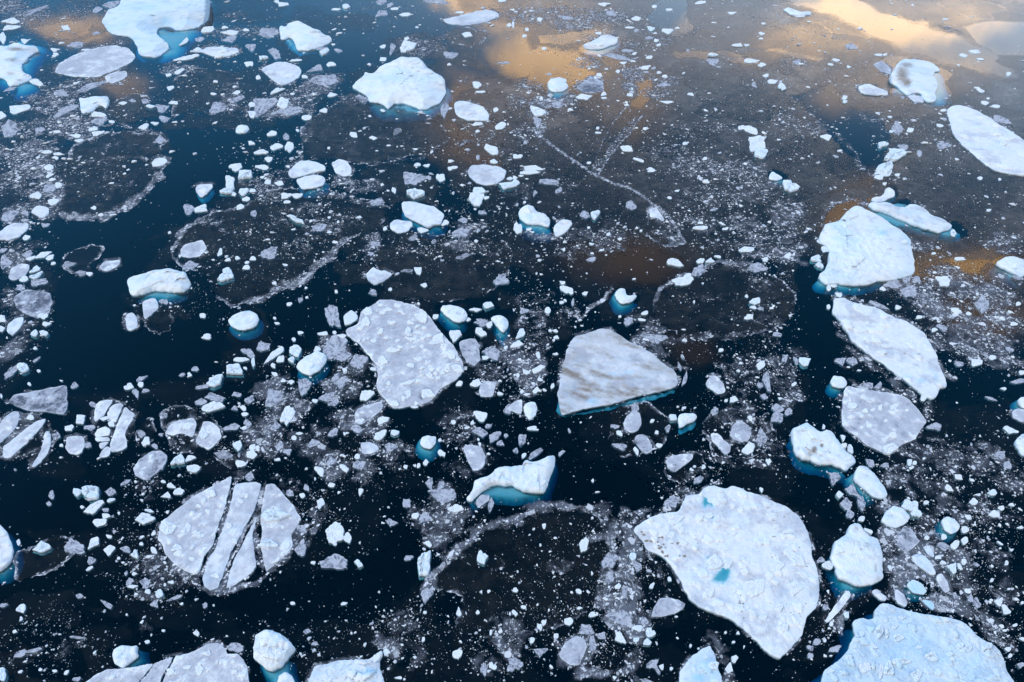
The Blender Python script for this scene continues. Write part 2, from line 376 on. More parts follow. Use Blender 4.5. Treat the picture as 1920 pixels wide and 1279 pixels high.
SEED = [0]
def solid(Ppx, kind, H, name='ice_floe', step=2.6, dirt=(), blue=(), pools=(), tone=None, feet=(), lump=1.0, peaks=(), amp=1.6, streak=None, blocks=()):
    """one floating piece of ice: traced waterline or silhouette, relief by kind, a skirt below the water"""
    SEED[0] += 1; s = SEED[0]
    Ppx = roughen(np.array(Ppx, float), s, 3.2, amp)
    Pw, v, f = sheet(Ppx, step)
    X, Y = v[:, 0], v[:, 1]; d, ny = edge_dist(v, Pw)
    m = float(mpp(np.clip(Ppx[:, 1].mean(), 0, 1279)))           # metres per pixel here
    size = math.sqrt(abs(area2(Pw)))
    rim = 1-np.exp(-d/(2.2*m))
    t = np.full(len(v), .9); bl = np.zeros(len(v)); di = np.zeros(len(v))
    if kind == 'snow':
        ce, cr, ox, oy = cells(X/(14*m)+s*5.3, Y/(14*m), s); lu = sst(ce, .02, .16)*(cr > .82)*(.3+.7*vnoise(cr*99, cr*57, 3))
        ce2, cr2, _, _ = cells(X/(5*m)+s*2.3, Y/(5*m), s+5); lu2 = sst(ce2, .05, .3)*(cr2 > .80)
        h = H*(.30+.12*rim + .75*(fbm(X/(34*m), Y/(34*m), s)-.5) + lump*(.42*lu*rim+.10*lu2*rim) + .12*(ridged(X/(12*m), Y/(12*m), s+3)-.5))
        t = .81 + .14*lu + .05*lu2 - .20*(1-lu)*sst(fbm(X/(24*m), Y/(24*m), s+8), .44, .70); bl = .10*(1-rim) + .16*sst(fbm(X/(26*m), Y/(26*m), s+9), .5, .8)
    elif kind == 'grey':
        ce, cr, _, _ = cells(X/(9*m)+s*3.7, Y/(9*m), s); fb = fbm(X/(18*m), Y/(18*m), s+4); lu = sst(ce, .02, .14)*(cr > .86-.5*(fb-.5))*(.4+.6*vnoise(cr*99, cr*57, 3))*sst(fb, .38, .55)
        ce2, cr2, _, _ = cells(X/(4*m)+s*1.7, Y/(4*m), s+5); lu2 = sst(ce2, .05, .3)*(cr2 > .78)
        fb = fbm(X/(18*m), Y/(18*m), s+4)
        h = H*(.30+.10*rim + .25*(fb-.5) + lump*(.5*lu*rim + .14*lu2*rim))
        cs, _, _, _ = cells(X/(44*m)+.25*fbm(X/(12*m), Y/(12*m), s+70), Y/(44*m)+.25*fbm(X/(12*m), Y/(12*m), s+71), s+72)
        t = .34 + .45*lu*lump + .14*lu2*sst(fb, .4, .6) + .55*(fb-.5) + .10*(1-rim) - .16*(1-sst(cs, .0, .05)) + .10*np.exp(-d/(6*m))*sst(fbm(X/(9*m), Y/(9*m), s+73), .5, .6); bl = .12*lu
    else:                                                         # berg: high at the far side, sloping to the near waterline
        y0, y1 = Y.min(), Y.max(); sfar = (Y-y0)/(y1-y0)
        E = np.roll(Pw, -1, 0)-Pw; on_near = -E[:, 0]/np.maximum(np.hypot(E[:, 0], E[:, 1]), 1e-6) < .05
        def seg_dist(sel):
            r = np.full(len(v), 1e9)
            for k in np.nonzero(sel)[0]:
                tt = np.clip(((v-Pw[k])@E[k])/max(E[k]@E[k], 1e-9), 0, 1); q = v-Pw[k]-tt[:, None]*E[k]; r = np.minimum(r, np.hypot(q[:, 0], q[:, 1]))
            return r
        dn, df = seg_dist(on_near), seg_dist(~on_near)
        face = (.25+.75*(1-np.exp(-dn/(4.0*m))))*(1-.40*np.exp(-df/(2.0*m)))
        ce, cr, ox, oy = cells(X/(.30*size)+s*2.7, Y/(.30*size), s)
        facet = (cr-.5)*.30*min(1, .9*CAM_Z/math.hypot(X.mean(), Y.mean())) + ((vnoise(cr*51, cr*9, 1)-.5)*ox + (vnoise(cr*77, cr*5, 2)-.5)*oy)*1.1
        h = H*np.clip((.30+.62*sfar**.8)*(1+facet*lump*.8) + .20*(ridged(X/(.35*size), Y/(.35*size), s)-.5)*lump + .10*(fbm(X/(6*m), Y/(6*m), s+2)-.5) + .16*lump*(ridged(X/(13*m), Y/(13*m), s+21)-.5), .05, 1.3)*face
        tan_el = CAM_Z/math.hypot(X.mean(), Y.mean())
        for (qx, qy, qr, qh) in peaks:
            cx, cy = ground(qx, qy); rr = qr*m; h = h + qh*np.exp(-((X-cx)**2+((Y-cy)*.7)**2)/rr**2)*face
        cap = .22 + .78*tan_el*dn; h = cap*h/np.power(cap**4+h**4, .25)     # the near side is a slope or a cliff, never an overhang
        h = h + .12
        t = .96 - .26*sst(fbm(X/(11*m), Y/(11*m), s+6), .42, .8)
        bl = .10 + .30*sst(fbm(X/(.22*size), Y/(.22*size), s+9), .45, .8) + .20*np.exp(-h/(.12*H+.05)) 
    if kind == 'snow' and lump > 1.1:                             # rubble: blue seams between frozen-in lumps
        seam = (1-sst(ce, .0, .10))*sst(fbm(X/(30*m), Y/(30*m), s+60), .35, .6); bl = np.maximum(bl, .6*seam); t = t-.12*seam; h = h*(1-.35*seam)
    if streak is not None:
        ca, sa = math.cos(streak), math.sin(streak); qx, qy = (X*ca+Y*sa)/(40*m), (Y*ca-X*sa)/(16*m)
        di = di + .44*sst(fbm(qx, qy, s+40, 5, .6), .36, .84) + .56*fbm(X/(40*m), Y/(40*m), s+41)
    if tone is not None: t = t + tone
    pool_w = []
    for pp in pools:
        q = np.stack(ground(np.array(pp)[:, 0], np.array(pp)[:, 1], H*.4), 1)
        if area2(q) < 0: q = q[::-1]
        q = roughen_w(q, s+80, .55*m, 1.1*m)
        pool_w.append(q); inn = inside(v, q); dd, _ = edge_dist(v, q)
        k = np.where(inn, 1, np.exp(-dd/(2*m))*.55); h = h*(1-k) + k*H*.22; bl = np.maximum(bl, np.where(inn, .8, .55*np.exp(-dd/(4*m))))
    if dirt: di = np.clip(np.maximum(di, blobs(X, Y, dirt)), 0, 1.2)
    if blue: bl = np.maximum(bl, blobs(X, Y, blue))
    h = np.maximum(h, .05)
    X2, Y2 = raise_to(X, Y, h)
    n = len(v); top = np.stack([X2, Y2, h], 1)
    bd = boundary(f); ids = sorted({a for a, b in bd} | {b for a, b in bd}); mp = {a: n+i for i, a in enumerate(ids)}
    c = top.mean(0)
    low = top[ids].copy(); low[:, :2] = c[:2] + (low[:, :2]-c[:2])*(1.0+.35*m/size*2); low[:, 2] = -.22-.12*H
    lip = top[ids]; nl = len(ids)
    Vv = np.vstack([top, lip, low])                               # the lip is doubled so the edge stays crisp
    Ff = list(f) + [(mp[b], mp[a], mp[a]+nl, mp[b]+nl) for a, b in bd]
    at = {'tone': np.concatenate([t, t[ids], t[ids]-.1]), 'blue': np.concatenate([bl, np.maximum(bl[ids], .5 if kind == 'berg' else .25), np.full(nl, .6)]), 'dirt': np.concatenate([di, di[ids]*.3, di[ids]*0])}
    org = (float(c[0]), float(c[1]), 0.0)
    if feet or pools or blocks:
        o = bpy.data.objects.new(name, None); SC.collection.objects.link(o); o.location = org; o.empty_display_size = 1.0
        link_mesh('ice_body', Vv, Ff, ICE, org, parent=o, attrs=at, smooth=(kind != 'berg'))
    else: o = link_mesh(name, Vv, Ff, ICE, org, attrs=at, smooth=(kind != 'berg'))
    for q, hh in zip(pool_w, pools):
        gx, gy = np.meshgrid(np.arange(q[:, 0].min(), q[:, 0].max(), m*1.6), np.arange(q[:, 1].min(), q[:, 1].max(), m*1.6)); gq = np.stack([gx.ravel(), gy.ravel()], 1)
        gq = gq[inside(gq, q)]; gq = gq[edge_dist(gq, q)[0] > .6*m] if len(gq) else gq
        vv, ff = cdt(q, gq); sh = np.exp(-edge_dist(vv, q)[0]/(1.8*m))
        link_mesh('melt_pool', np.column_stack([vv, np.full(len(vv), H*.22+.05)]), ff, POOL, org, parent=o, attrs={'shore': sh})
    for ft in feet: foot(ft, Ppx, o, org, m)
    for (bx, by, bw, bh, ba, bk) in blocks:
        wx, wy = ground(bx, by); k = int(np.argmin((X-wx)**2+(Y-wy)**2))
        bV, bF, bo, ba_ = lump_piece(bx, by, bw, bh, R(ba), bk, 'ice_block'); bV[:, 2] = np.where(bV[:, 2] > 0, bV[:, 2]*1.25 + h[k]*.85, 0.0)
        ba_['tone'] = np.maximum(ba_['tone'], .62 if kind == 'grey' else .8)
        link_mesh('ice_block', bV, bF, ICE, org, parent=o, attrs=ba_, smooth=False)
    return o
FEET = []
def foot(ft, Ppx, parent, org, m):
    """ice under the water: ('auto', grow, dx, dy, depth) or an outline in photo pixels with a depth"""
    if isinstance(ft[0], str):
        _, gr, ax, ay, dep = ft; dep *= .7; gr *= 1.7; c = Ppx.mean(0); N = Ppx[::2]-c
        L = np.hypot(N[:, 0], N[:, 1])[:, None]; P = c + N*(1+gr/np.maximum(L, 1)) + (ax, ay)
    else:
        P, dep = np.array(ft[0], float), ft[1]*.5
        P = roughen(P, 5, 5, 4.5)
    SEED[0] += 1; s = SEED[0]
    Pw, v, f = sheet(P, 6.0)
    d, _ = edge_dist(v, Pw); w = max(d.max(), .1); dep = min(dep, .55*w)
    k = np.clip(d/(w*.75), 0, 1)
    zs = float(np.clip(1.15*CAM_Z/math.hypot(CAM_Z, v[:, 1].mean(), v[:, 0].mean()), .3, 1))       # seen aslant the water is soon too deep to see through
    z = zs*(-.52 - dep*(.12*(1-k) + 2.5*(1-k)**4.5) - .30*(fbm(v[:, 0]/(9*m), v[:, 1]/(9*m), s)-.3)*min(dep, 1.5))
    z = np.minimum(z, -.10)
    FEET.append(P)
    link_mesh('submerged_foot', np.column_stack([v, z]), f, FOOT, org, parent=parent)

def lump_piece(cx, cy, w, h, ang, kind, name):
    """a small drifting piece given by its centre, width, height and turn in the photo"""
    SEED[0] += 1; s = SEED[0]; rs = np.random.RandomState(s)
    n = max(10, min(34, int((w+h)/1.8))); a = np.linspace(0, 2*np.pi, n, endpoint=False) + (rs.rand(n)-.5)*2.4/n
    # an angular outline: half planes cut at uneven bearings leave straight sides and sharp corners
    r = np.full(n, 1.4); K = rs.randint(3, 7); th0 = rs.rand()*6.28
    for q in range(K):
        th = th0 + (q+(rs.rand()-.5)*.95)*2*np.pi/K; cut = .58+.42*rs.rand(); c = np.cos(a-th)
        r = np.where(c > .08, np.minimum(r, cut/np.maximum(c, .08)), r)
    if rs.rand() < .45: r = r*(1-(.2+.3*rs.rand())*np.exp(-((np.angle(np.exp(1j*(a-rs.rand()*6.28))))/(.2+.25*rs.rand()))**2))   # a bite out of the side
    r = r*(1+(rs.rand(n)-.5)*(.26 if kind == 'g' else .16))
    r = r/(.5*max(np.ptp(r*np.cos(a)), .5)*.5 + .5*max(np.ptp(r*np.sin(a)), .5)*.5)
    ca, sa = math.cos(ang), math.sin(ang); ex, ey = np.cos(a)*w/2, np.sin(a)*h/2
    m = float(mpp(np.clip(cy, -50, 1300)))
    rings = [1.0, .90, .62, .30]
    V, T, Bl = [], [], []
    size = math.sqrt(w*h)*m
    H = {'w': .10, 'b': .20, 'g': .03}[kind]*size**.8*(.7+.6*rs.rand()); H = min(max(H, .05), 1.4)
    for ri, q in enumerate(rings):
        jit = 1+(rs.rand(n)-.5)*(.22 if ri else 0)
        X, Y = ground(cx+(ex*r*q*jit)*ca-(ey*r*q*jit)*sa, cy+(ex*r*q*jit)*sa+(ey*r*q*jit)*ca)
        z = H*(.80, .97, 1.0, 1.0)[ri]*(1+(rs.rand(n)-.5)*(.3, .4, .7, .6)[ri]) + H*.45*((ex*r*q)*math.cos(th0)+(ey*r*q)*math.sin(th0))/max(w, h)*(kind != 'g'); z = np.maximum(z, .02)
        X, Y = raise_to(X, Y, z*.6); V.append(np.stack([X, Y, z], 1))
        base = {'w': .84, 'b': .95, 'g': .30}[kind]
        T.append(base + (rs.rand(n)-.5)*(.22 if kind in 'wb' else .40)); Bl.append(np.full(n, {'w': .05, 'b': .22, 'g': .0}[kind]) + (rs.rand(n) > .75)*.15*(kind in 'wb'))
    X, Y = ground(cx, cy); V.append(np.array([[X, Y, H]])); T.append([.9 if kind in 'wb' else .5]); Bl.append([.05])
    out = V[0].copy(); c0 = out.mean(0); out[:, :2] = c0[:2]+(out[:, :2]-c0[:2])*1.05; out[:, 2] = -.30-.1*min(1, size/2.5)
    V.append(out); T.append(np.full(n, .75 if kind in 'wb' else .3)); Bl.append(np.full(n, .4))
    V = np.vstack(V); F = []
    for q in range(3):
        for i in range(n):
            j = (i+1) % n; F.append((q*n+i, (q+1)*n+i, (q+1)*n+j, q*n+j))
    k = 4*n
    for i in range(n):
        j = (i+1) % n; F += [(3*n+i, k, 3*n+j), (k+1+i, i, j, k+1+j)]
    org = (float(X), float(Y), 0.0)
    return V, F, org, {'tone': np.concatenate(T), 'blue': np.concatenate(Bl), 'dirt': np.zeros(len(V))}

def small_foot(V, n, org, parent, rs):
    out = V[:n]; c = out.mean(0); d = np.hypot(*(out[:, :2]-c[:2]).T).mean(); dx, dy = (rs.rand()-.5)*.3*d, -(.05+.25*rs.rand())*d
    R_ = []
    for q, z in ((.9, -.35), (1.07, -.45), (1.12, -.75), (1.0, -1.1), (.5, -1.5)):
        p = out.copy(); p[:, :2] = c[:2] + (out[:, :2]-c[:2])*q*(1+(rs.rand(n, 1)-.5)*.12) + np.array([dx, dy])*.35; p[:, 2] = z*min(1.0, .3+d/2.0); R_.append(p)
    F = []
    for q in range(4):
        for i in range(n):
            j = (i+1) % n; F.append((q*n+j, q*n+i, (q+1)*n+i, (q+1)*n+j))
    link_mesh('submerged_foot', np.vstack(R_), F, FOOT, org, parent=parent)

# ------------------------------------------------------------------ traced pieces
# tile 'rc' = row r, column c of a 4x4 split of the photo, coordinates at four times the photo's scale; 'ab' = photo pixels
def pts(tile, s):
    P = np.array([[float(q) for q in p.split(',')] for p in s.split()])
    return P if tile == 'ab' else P/4.0 + np.array([480*int(tile[1]), 320*int(tile[0])])
BIG = []
def big(tile, s, kind, H, label, nick, cat='ice floe', name='ice_floe', **kw):
    BIG.append((pts(tile, s), kind, H, label, nick, cat, name, kw))
A = 'auto'
# icebergs
big('00', '760,160 790,110 800,80 880,50 905,20 915,-40 960,-110 1200,-130 1480,-120 1560,-60 1555,40 1550,90 1535,120 1525,180 1480,205 1400,220 1330,225 1290,205 1230,195 1185,205 1165,240 1185,270 1240,310 1265,335 1262,355 1235,390 1180,428 1110,425 1050,410 1030,385 1030,355 1010,320 985,285 955,270 880,262 850,255 815,235 795,205',
    'berg', 6.5, 'tall pale blue iceberg with a turquoise bay cut into its front', 'the tall blue iceberg', 'iceberg', 'iceberg', step=2.0, peaks=[(330, 25, 30, 2.0), (215, 35, 16, 2.0)], lump=.6, tone=-.05,
    blue=[(290, 50, 130, 70, .42), (310, 42, 22, 16, .8), (345, 40, 16, 14, .6), (265, 12, 60, 14, .55), (225, 45, 26, 16, .5), (270, 85, 20, 14, .4)],
    feet=[(pts('00', '1120,180 1200,190 1330,215 1520,185 1500,240 1430,310 1400,350 1370,400 1260,440 1180,440 1060,430 1020,400 1010,330 1100,240'), 3.6)])
big('00', '-40,345 60,345 110,318 150,325 200,340 265,345 290,380 245,400 210,425 195,455 165,480 155,510 180,545 215,560 235,580 215,600 150,630 70,645 30,590 -40,570',
    'berg', 3.0, 'white iceberg with dark grit, cut off by the left edge below the tall iceberg', 'the gritty white iceberg', 'iceberg', 'iceberg', dirt=[(30, 92, 22, 5, .75), (22, 112, 20, 6, .6), (20, 138, 12, 5, .6), (35, 150, 10, 3, .6)], feet=[(A, 8, 10, 3, 4)])
big('10', '947,840 960,805 1020,785 1085,770 1140,750 1200,740 1260,732 1330,750 1390,760 1405,800 1428,830 1420,880 1360,910 1280,905 1200,900 1150,895 1080,920 1000,940 960,910 975,890',
    'berg', 2.4, 'blue white iceberg like a flat loaf alone at the rim of the dark open water', 'the loaf shaped iceberg', 'iceberg', 'iceberg', feet=[(pts('10', '985,930 1100,870 1380,860 1400,905 1330,935 1250,955 1120,955 1050,945'), 2.6)])
big('01', '720,650 760,600 800,570 820,532 850,555 890,550 920,510 960,485 1010,465 1060,440 1090,425 1150,432 1215,430 1260,465 1275,500 1330,535 1390,570 1415,600 1415,640 1428,690 1400,740 1370,775 1270,820 1220,815 1150,785 1100,770 1030,775 1015,800 995,818 960,790 930,770 880,770 850,760 830,715 790,690',
    'berg', 5.0, 'broad smooth white iceberg with a fin on its left end and a turquoise foot', 'the broad smooth iceberg', 'iceberg', 'iceberg', lump=.7, step=2.2, peaks=[(755, 112, 22, 1.5), (686, 136, 7, 1.6)],
    feet=[(pts('01', '830,760 900,760 1000,780 1100,760 1230,800 1390,740 1400,600 1440,620 1490,680 1460,730 1380,800 1280,860 1100,870 1000,860 920,850 860,800'), 3.2)])
big('01', '170,210 190,185 220,205 250,170 310,155 370,180 420,210 480,230 510,260 550,265 572,290 560,310 500,345 440,365 380,378 310,378 295,330 285,300 255,275 210,295 190,300 180,260',
    'berg', 3.4, 'arched white iceberg with a knob on the left and a speckled ridge on the right', 'the arched iceberg', 'iceberg', 'iceberg', dirt=[(590, 60, 14, 4, .55), (605, 68, 12, 4, .45)], feet=[(pts('01', '185,290 260,270 300,300 330,370 480,350 440,385 330,395 280,375 250,330'), 3.0)])
big('03', '925,590 920,560 950,510 985,460 1020,445 1090,443 1160,455 1220,462 1260,490 1293,530 1240,545 1235,570 1260,600 1275,640 1255,680 1265,740 1240,765 1180,760 1150,700 1120,690 1080,700 1045,715 1000,680 960,640 930,630',
    'berg', 3.2, 'iceberg half grey with dirt and half clean white under the golden reflection', 'the half grey iceberg', 'iceberg', 'iceberg', lump=.5,
    dirt=[(1692, 140, 16, 24, .75), (1700, 122, 18, 8, .65), (1700, 155, 12, 12, .8)], feet=[(pts('03', '930,480 1290,520 1340,590 1370,690 1350,750 1280,780 1200,775 1100,700 950,720 940,640'), 2.2)])
big('13', '385,500 400,460 430,400 530,380 560,340 600,300 640,270 670,258 720,280 770,305 820,330 900,375 930,410 990,440 1020,470 1075,520 1070,560 1085,620 1100,680 1100,770 1030,795 930,820 830,825 740,855 640,860 560,850 500,845 430,850 395,820 380,780 430,740 440,700 465,670 460,600 440,560 400,545',
    'berg', 3.0, 'big bright white iceberg with a small blue hollow near its top right', 'the big bright iceberg', 'iceberg', 'iceberg', step=2.0, lump=.9, blue=[(1655, 436, 12, 6, .8), (1640, 430, 6, 3, .5)], peaks=[(1590, 420, 10, .8), (1660, 448, 16, .5)],
    feet=[(pts('13', '340,830 385,770 500,800 700,830 850,800 1030,780 900,835 700,880 520,890 400,870'), 3.2)])
big('13', '745,250 800,235 850,240 880,230 930,250 960,270 1030,275 1060,250 1110,250 1180,290 1220,330 1280,350 1330,370 1380,410 1370,440 1320,450 1290,465 1200,440 1100,410 1000,370 900,320 800,295',
    'berg', 1.6, 'long dirty grey iceberg with a pale turquoise underside behind the big bright iceberg', 'the long dirty iceberg', 'iceberg', 'iceberg', tone=-.12, lump=.4, dirt=[(1680, 395, 60, 22, .34), (1750, 415, 40, 14, .34)],
    feet=[(pts('13', '770,280 900,280 1100,380 1380,400 1480,480 1420,505 1340,490 1200,460 1050,420 920,400 830,340'), 1.7), (pts('13', '910,230 1050,230 1070,270 960,290'), 1.0)])
big('ab', '874,935 885,920 890,902 905,895 922,890 927,880 940,875 960,874 980,872 985,862 1000,866 1015,862 1027,855 1040,854 1043,862 1037,880 1032,895 1026,910 1020,924 1005,924 985,922 972,917 960,909 947,911 930,907 915,914 902,922 892,932 885,941 877,939',
    'berg', 1.5, 'white ice wedge curving over a bright turquoise foot in the dark water', 'the curved white wedge', 'iceberg', 'iceberg', step=2.0, feet=[(pts('ab', '876,930 900,905 940,895 1010,915 1024,918 1015,928 990,932 955,934 930,930 905,935 890,944'), 1.5), (A, 3, 4, -4, 2.5)])
big('ab', '475,1215 478,1190 497,1180 515,1183 535,1195 550,1210 553,1218 540,1235 528,1250 510,1258 500,1256 490,1245 475,1235', 'berg', 2.0, 'rounded pale iceberg with a vivid turquoise foot near the bottom edge', 'the rounded iceberg at the bottom edge', 'iceberg', 'iceberg', step=2.0,
    feet=[(pts('ab', '475,1230 520,1225 546,1228 548,1250 562,1279 565,1300 510,1290 488,1262'), 2.6)])
big('ab', '522,1268 535,1260 548,1266 552,1279 556,1300 520,1300', 'berg', .8, 'white block poking up through the turquoise foot at the bottom edge', 'the block at the bottom edge', 'ice chunk', 'ice_chunk')
# large snow covered floes
F3 = '1271,960 1282,940 1285,929 1310,927 1325,912 1342,911 1360,917 1370,911 1385,914 1400,922 1422,927 1440,935 1455,943 1472,949 1487,960 1495,965 1507,982 1517,1005 1522,1025 1522,1042 1532,1067 1536,1090 1535,1120 1530,1140 1512,1157 1505,1190 1492,1205 1477,1220 1462,1235 1445,1227 1435,1220 1417,1200 1395,1180 1370,1160 1335,1147 1310,1137 1295,1125 1285,1107 1275,1087 1265,1070 1247,1047 1230,1037 1212,1030 1205,1015 1192,1000 1187,992 1200,982 1215,972 1235,964 1260,961'
rsp = np.random.RandomState(4)
specks = [(1200+rsp.rand()**1.3*75+i*0, 992+rsp.rand()*25+(0), 1.2+rsp.rand()*1.6, 1.0+rsp.rand()*1.2, 1.2) for i in range(26)]
specks = [(x+ (y-992)*.9*(rsp.rand()), y+rsp.rand()*62*(x-1195)/80, a*1.25, b*1.25, k) for (x, y, a, b, k) in specks]
specks += [(1390+rsp.randn()*4, 1115+rsp.rand()*50, 1.4, 1.6, 1.2) for _ in range(9)] + [(1440+rsp.rand()*80, 960+rsp.rand()*200, 1.3, 1.2, 1.1) for _ in range(34)] + [(1300+rsp.rand()*140, 940+rsp.rand()*110, 1.2, 1.1, 1.0) for _ in range(26)]
big('ab', F3, 'snow', .75, 'largest white floe, with turquoise melt pools and dark specks on its left side', 'the largest white floe', step=2.0, dirt=specks,
    pools=[pts('22', '1495,1790 1540,1735 1580,1685 1640,1710 1630,1770 1590,1810 1520,1800'), pts('22', '1460,1612 1520,1618 1575,1650 1590,1660 1570,1670 1530,1640'), pts('22', '1430,1210 1440,1160 1462,1165 1475,1195 1510,1215 1520,1240 1480,1225 1440,1245'), pts('22', '1490,1285 1512,1290 1510,1325 1500,1322')],
    )
big('33', '400,1279 420,1190 520,1120 600,1040 620,980 660,920 640,860 640,810 700,795 760,805 795,800 800,730 850,690 900,685 980,720 1080,750 1200,770 1350,790 1450,820 1510,860 1570,930 1640,970 1700,1000 1740,1040 1770,1120 1800,1200 1850,1279 1880,1400 380,1400',
    'snow', .9, 'very large pale blue rubbly floe filling the bottom right corner', 'the large blue floe', step=2.0, lump=1.4, blue=[(1700, 1220, 150, 110, .55), (1570, 1250, 90, 70, .5), (1820, 1270, 90, 70, .52), (1640, 1180, 70, 50, .5)], feet=[(A, 3, -6, 2, 2.0)])
big('33', '470,350 490,270 500,220 560,190 600,150 610,100 650,80 700,95 720,140 760,180 820,200 850,260 860,330 855,400 865,490 850,510 790,540 720,550 650,555 600,520 530,500 505,450 510,420 490,390',
    'berg', 1.5, 'chunky white berg floe with a brown stain, right beside the largest white floe', 'the stained berg floe', 'iceberg', 'iceberg', step=2.0, lump=.7, dirt=[(1642, 1065, 5, 12, .6), (1615, 1030, 4, 3, .6), (1628, 1022, 14, 10, .35)], feet=[(pts('33', '450,320 500,270 600,400 850,500 760,560 700,590 640,600 560,575 520,510 480,400'), 2.2)])
big('23', '180,660 240,630 295,605 330,640 380,670 410,680 440,660 490,680 510,720 550,770 590,830 640,860 660,910 610,940 590,970 550,950 480,920 380,925 320,890 260,885 210,850 190,780 185,720',
    'berg', 1.5, 'white iceberg smudged with black dirt and edged in turquoise below the flat grey floe', 'the smudged iceberg', 'iceberg', 'iceberg', lump=.8, dirt=[(1527, 843, 7, 8, .85), (1541, 835, 4, 5, .9), (1517, 852, 8, 8, .6), (1505, 808, 10, 4, .5), (1556, 848, 4, 3, .7), (1498, 840, 5, 12, .4)],
    feet=[(pts('23', '170,700 210,640 290,600 520,720 600,960 690,930 600,1000 500,970 400,940 300,920 220,870'), 2.2)])
big('23', '645,1010 660,960 690,930 740,940 790,980 820,1020 870,1090 895,1130 890,1175 840,1180 780,1160 740,1120 690,1080 650,1045', 'berg', 1.1, 'clean oval white floe with a broad turquoise foot on its left, below the smudged iceberg', 'the clean oval floe', lump=.5,
    feet=[(pts('23', '590,985 650,935 760,1000 850,1170 760,1180 680,1110 610,1050'), 1.8)])
big('23', '595,335 700,355 830,375 920,390 1000,400 1050,430 1110,490 1150,540 1190,600 1150,660 1110,730 1060,750 980,790 960,820 910,850 830,820 740,780 680,720 600,670 555,620 550,560 560,450 570,370',
    'grey', .5, 'flat grey floe with rounded corners crowded with lumps, right of the dark lead', 'the flat grey floe', tone=.16)
big('ab', '1565,559 1585,559 1595,565 1620,572 1640,576 1655,582 1665,589 1677,595 1700,602 1715,612 1735,625 1742,640 1750,655 1757,667 1759,680 1767,697 1776,720 1775,726 1762,727 1757,742 1747,749 1732,740 1715,727 1690,707 1665,690 1640,672 1620,657 1600,640 1587,620 1575,600 1562,587 1561,577',
    'snow', .8, 'long white wedge shaped floe tapering down to the right below the big bright iceberg', 'the long white wedge floe', step=2.2, blue=[(1727, 713, 8, 4, .7), (1755, 706, 4, 5, .6), (1700, 706, 8, 3, .5)], dirt=[(1661, 664, 2, 2, 1), (1696, 663, 2, 2, 1), (1724, 664, 5, 3, .7)])
big('03', '1380,790 1430,790 1500,800 1580,840 1680,890 1760,950 1850,1000 1920,1050 1990,1100 2040,1180 2060,1260 2020,1310 1920,1315 1800,1300 1720,1279 1640,1240 1580,1190 1500,1120 1440,1070 1390,1000 1370,930 1345,850 1345,820',
    'snow', .8, 'long white oval floe running off the right edge', 'the long white oval floe')
big('ab', '678,582 686,578 700,571 712,562 732,562 755,566 775,572 795,582 805,592 815,607 827,622 842,640 848,645 860,665 870,687 865,702 855,712 837,722 822,732 817,742 807,752 790,759 765,762 752,765 735,765 720,747 710,735 706,722 709,702 706,687 700,677 687,662 677,647 665,640 650,628 649,616 662,612 672,606 674,597',
    'grey', .5, 'big pale grey lumpy floe at the centre left, studded with white blocks', 'the big lumpy grey floe', step=2.0, tone=.18, lump=1.2)
big('11', '655,1090 700,1050 718,1042 762,1082 768,1104 740,1130 668,1163 658,1130', 'snow', .5, 'white corner block split from the top left of the big lumpy grey floe', 'the split corner block')
big('ab', '1070,640 1080,630 1100,625 1130,615 1145,619 1160,627 1178,640 1192,644 1210,655 1227,665 1242,680 1260,692 1269,700 1270,712 1269,723 1255,729 1230,735 1205,740 1180,747 1155,755 1125,761 1100,765 1072,772 1054,779 1049,762 1046,735 1051,712 1054,690 1062,660',
    'snow', .6, 'brown grey dirty triangular floe in the middle of the picture', 'the dirty triangular floe', step=2.0, tone=-.16, lump=.2, streak=-.35,
    dirt=[(1110, 722, 34, 10, .5), (1130, 660, 40, 12, .38), (1180, 670, 30, 10, .3), (1160, 735, 40, 7, .42), (1090, 690, 30, 14, .3), (1200, 710, 50, 12, .3), (1075, 740, 15, 20, .3)], blue=[(1180, 698, 10, 3, .8), (1150, 702, 16, 4, .35), (1212, 709, 4, 2, .7), (1112, 752, 11, 6, .9)],
    feet=[(pts('22', '325,470 380,400 380,545 550,500 780,450 1000,390 1230,330 1235,350 1180,375 1000,430 860,455 700,490 560,515 360,540'), 1.8)])
# the floe broken by long cracks
big('ab', '435,892 410,905 390,915 360,932 337,950 320,965 305,977 300,992 295,1010 305,1022 310,1040 330,1060 350,1072 370,1077 375,1067 382,1042 400,1020 407,990 418,960 425,935 432,910', 'grey', .45, 'left slice of the cracked floe, with a grey fringe of frozen rubble', 'the left slice of the cracked floe', tone=.22)
big('ab', '445,907 440,912 435,935 429,960 422,978 412,1005 404,1027 389,1052 379,1085 384,1100 395,1107 408,1103 415,1085 425,1058 433,1035 448,1010 462,982 474,962 484,930 490,908 480,904 460,905', 'snow', .4, 'middle slice of the cracked floe, narrow and running from top to bottom', 'the middle slice of the cracked floe', tone=-.12, lump=.6)
big('ab', '482,968 478,985 474,1000 474,1020 478,1045 480,1062 470,1075 455,1086 440,1097 424,1103 430,1072 440,1047 453,1025 466,998', 'snow', .4, 'thin wedge of the cracked floe between its two lower cracks', 'the thin wedge of the cracked floe', tone=-.12, lump=.5)
big('ab', '498,908 512,907 522,915 535,930 550,947 555,960 565,970 557,987 545,1002 550,1022 537,1040 517,1057 500,1072 495,1055 491,1032 487,1018 492,997 489,975 492,945', 'grey', .45, 'right slice of the cracked floe, carrying three raised white blocks', 'the right slice of the cracked floe', tone=.2)
big('ab', '160,1279 180,1265 200,1255 237,1253 265,1248 287,1244 274,1262 258,1279 250,1300 150,1300', 'grey', .4, 'left piece of the split grey floe cut by the bottom edge', 'the left piece of the split floe', tone=.2)
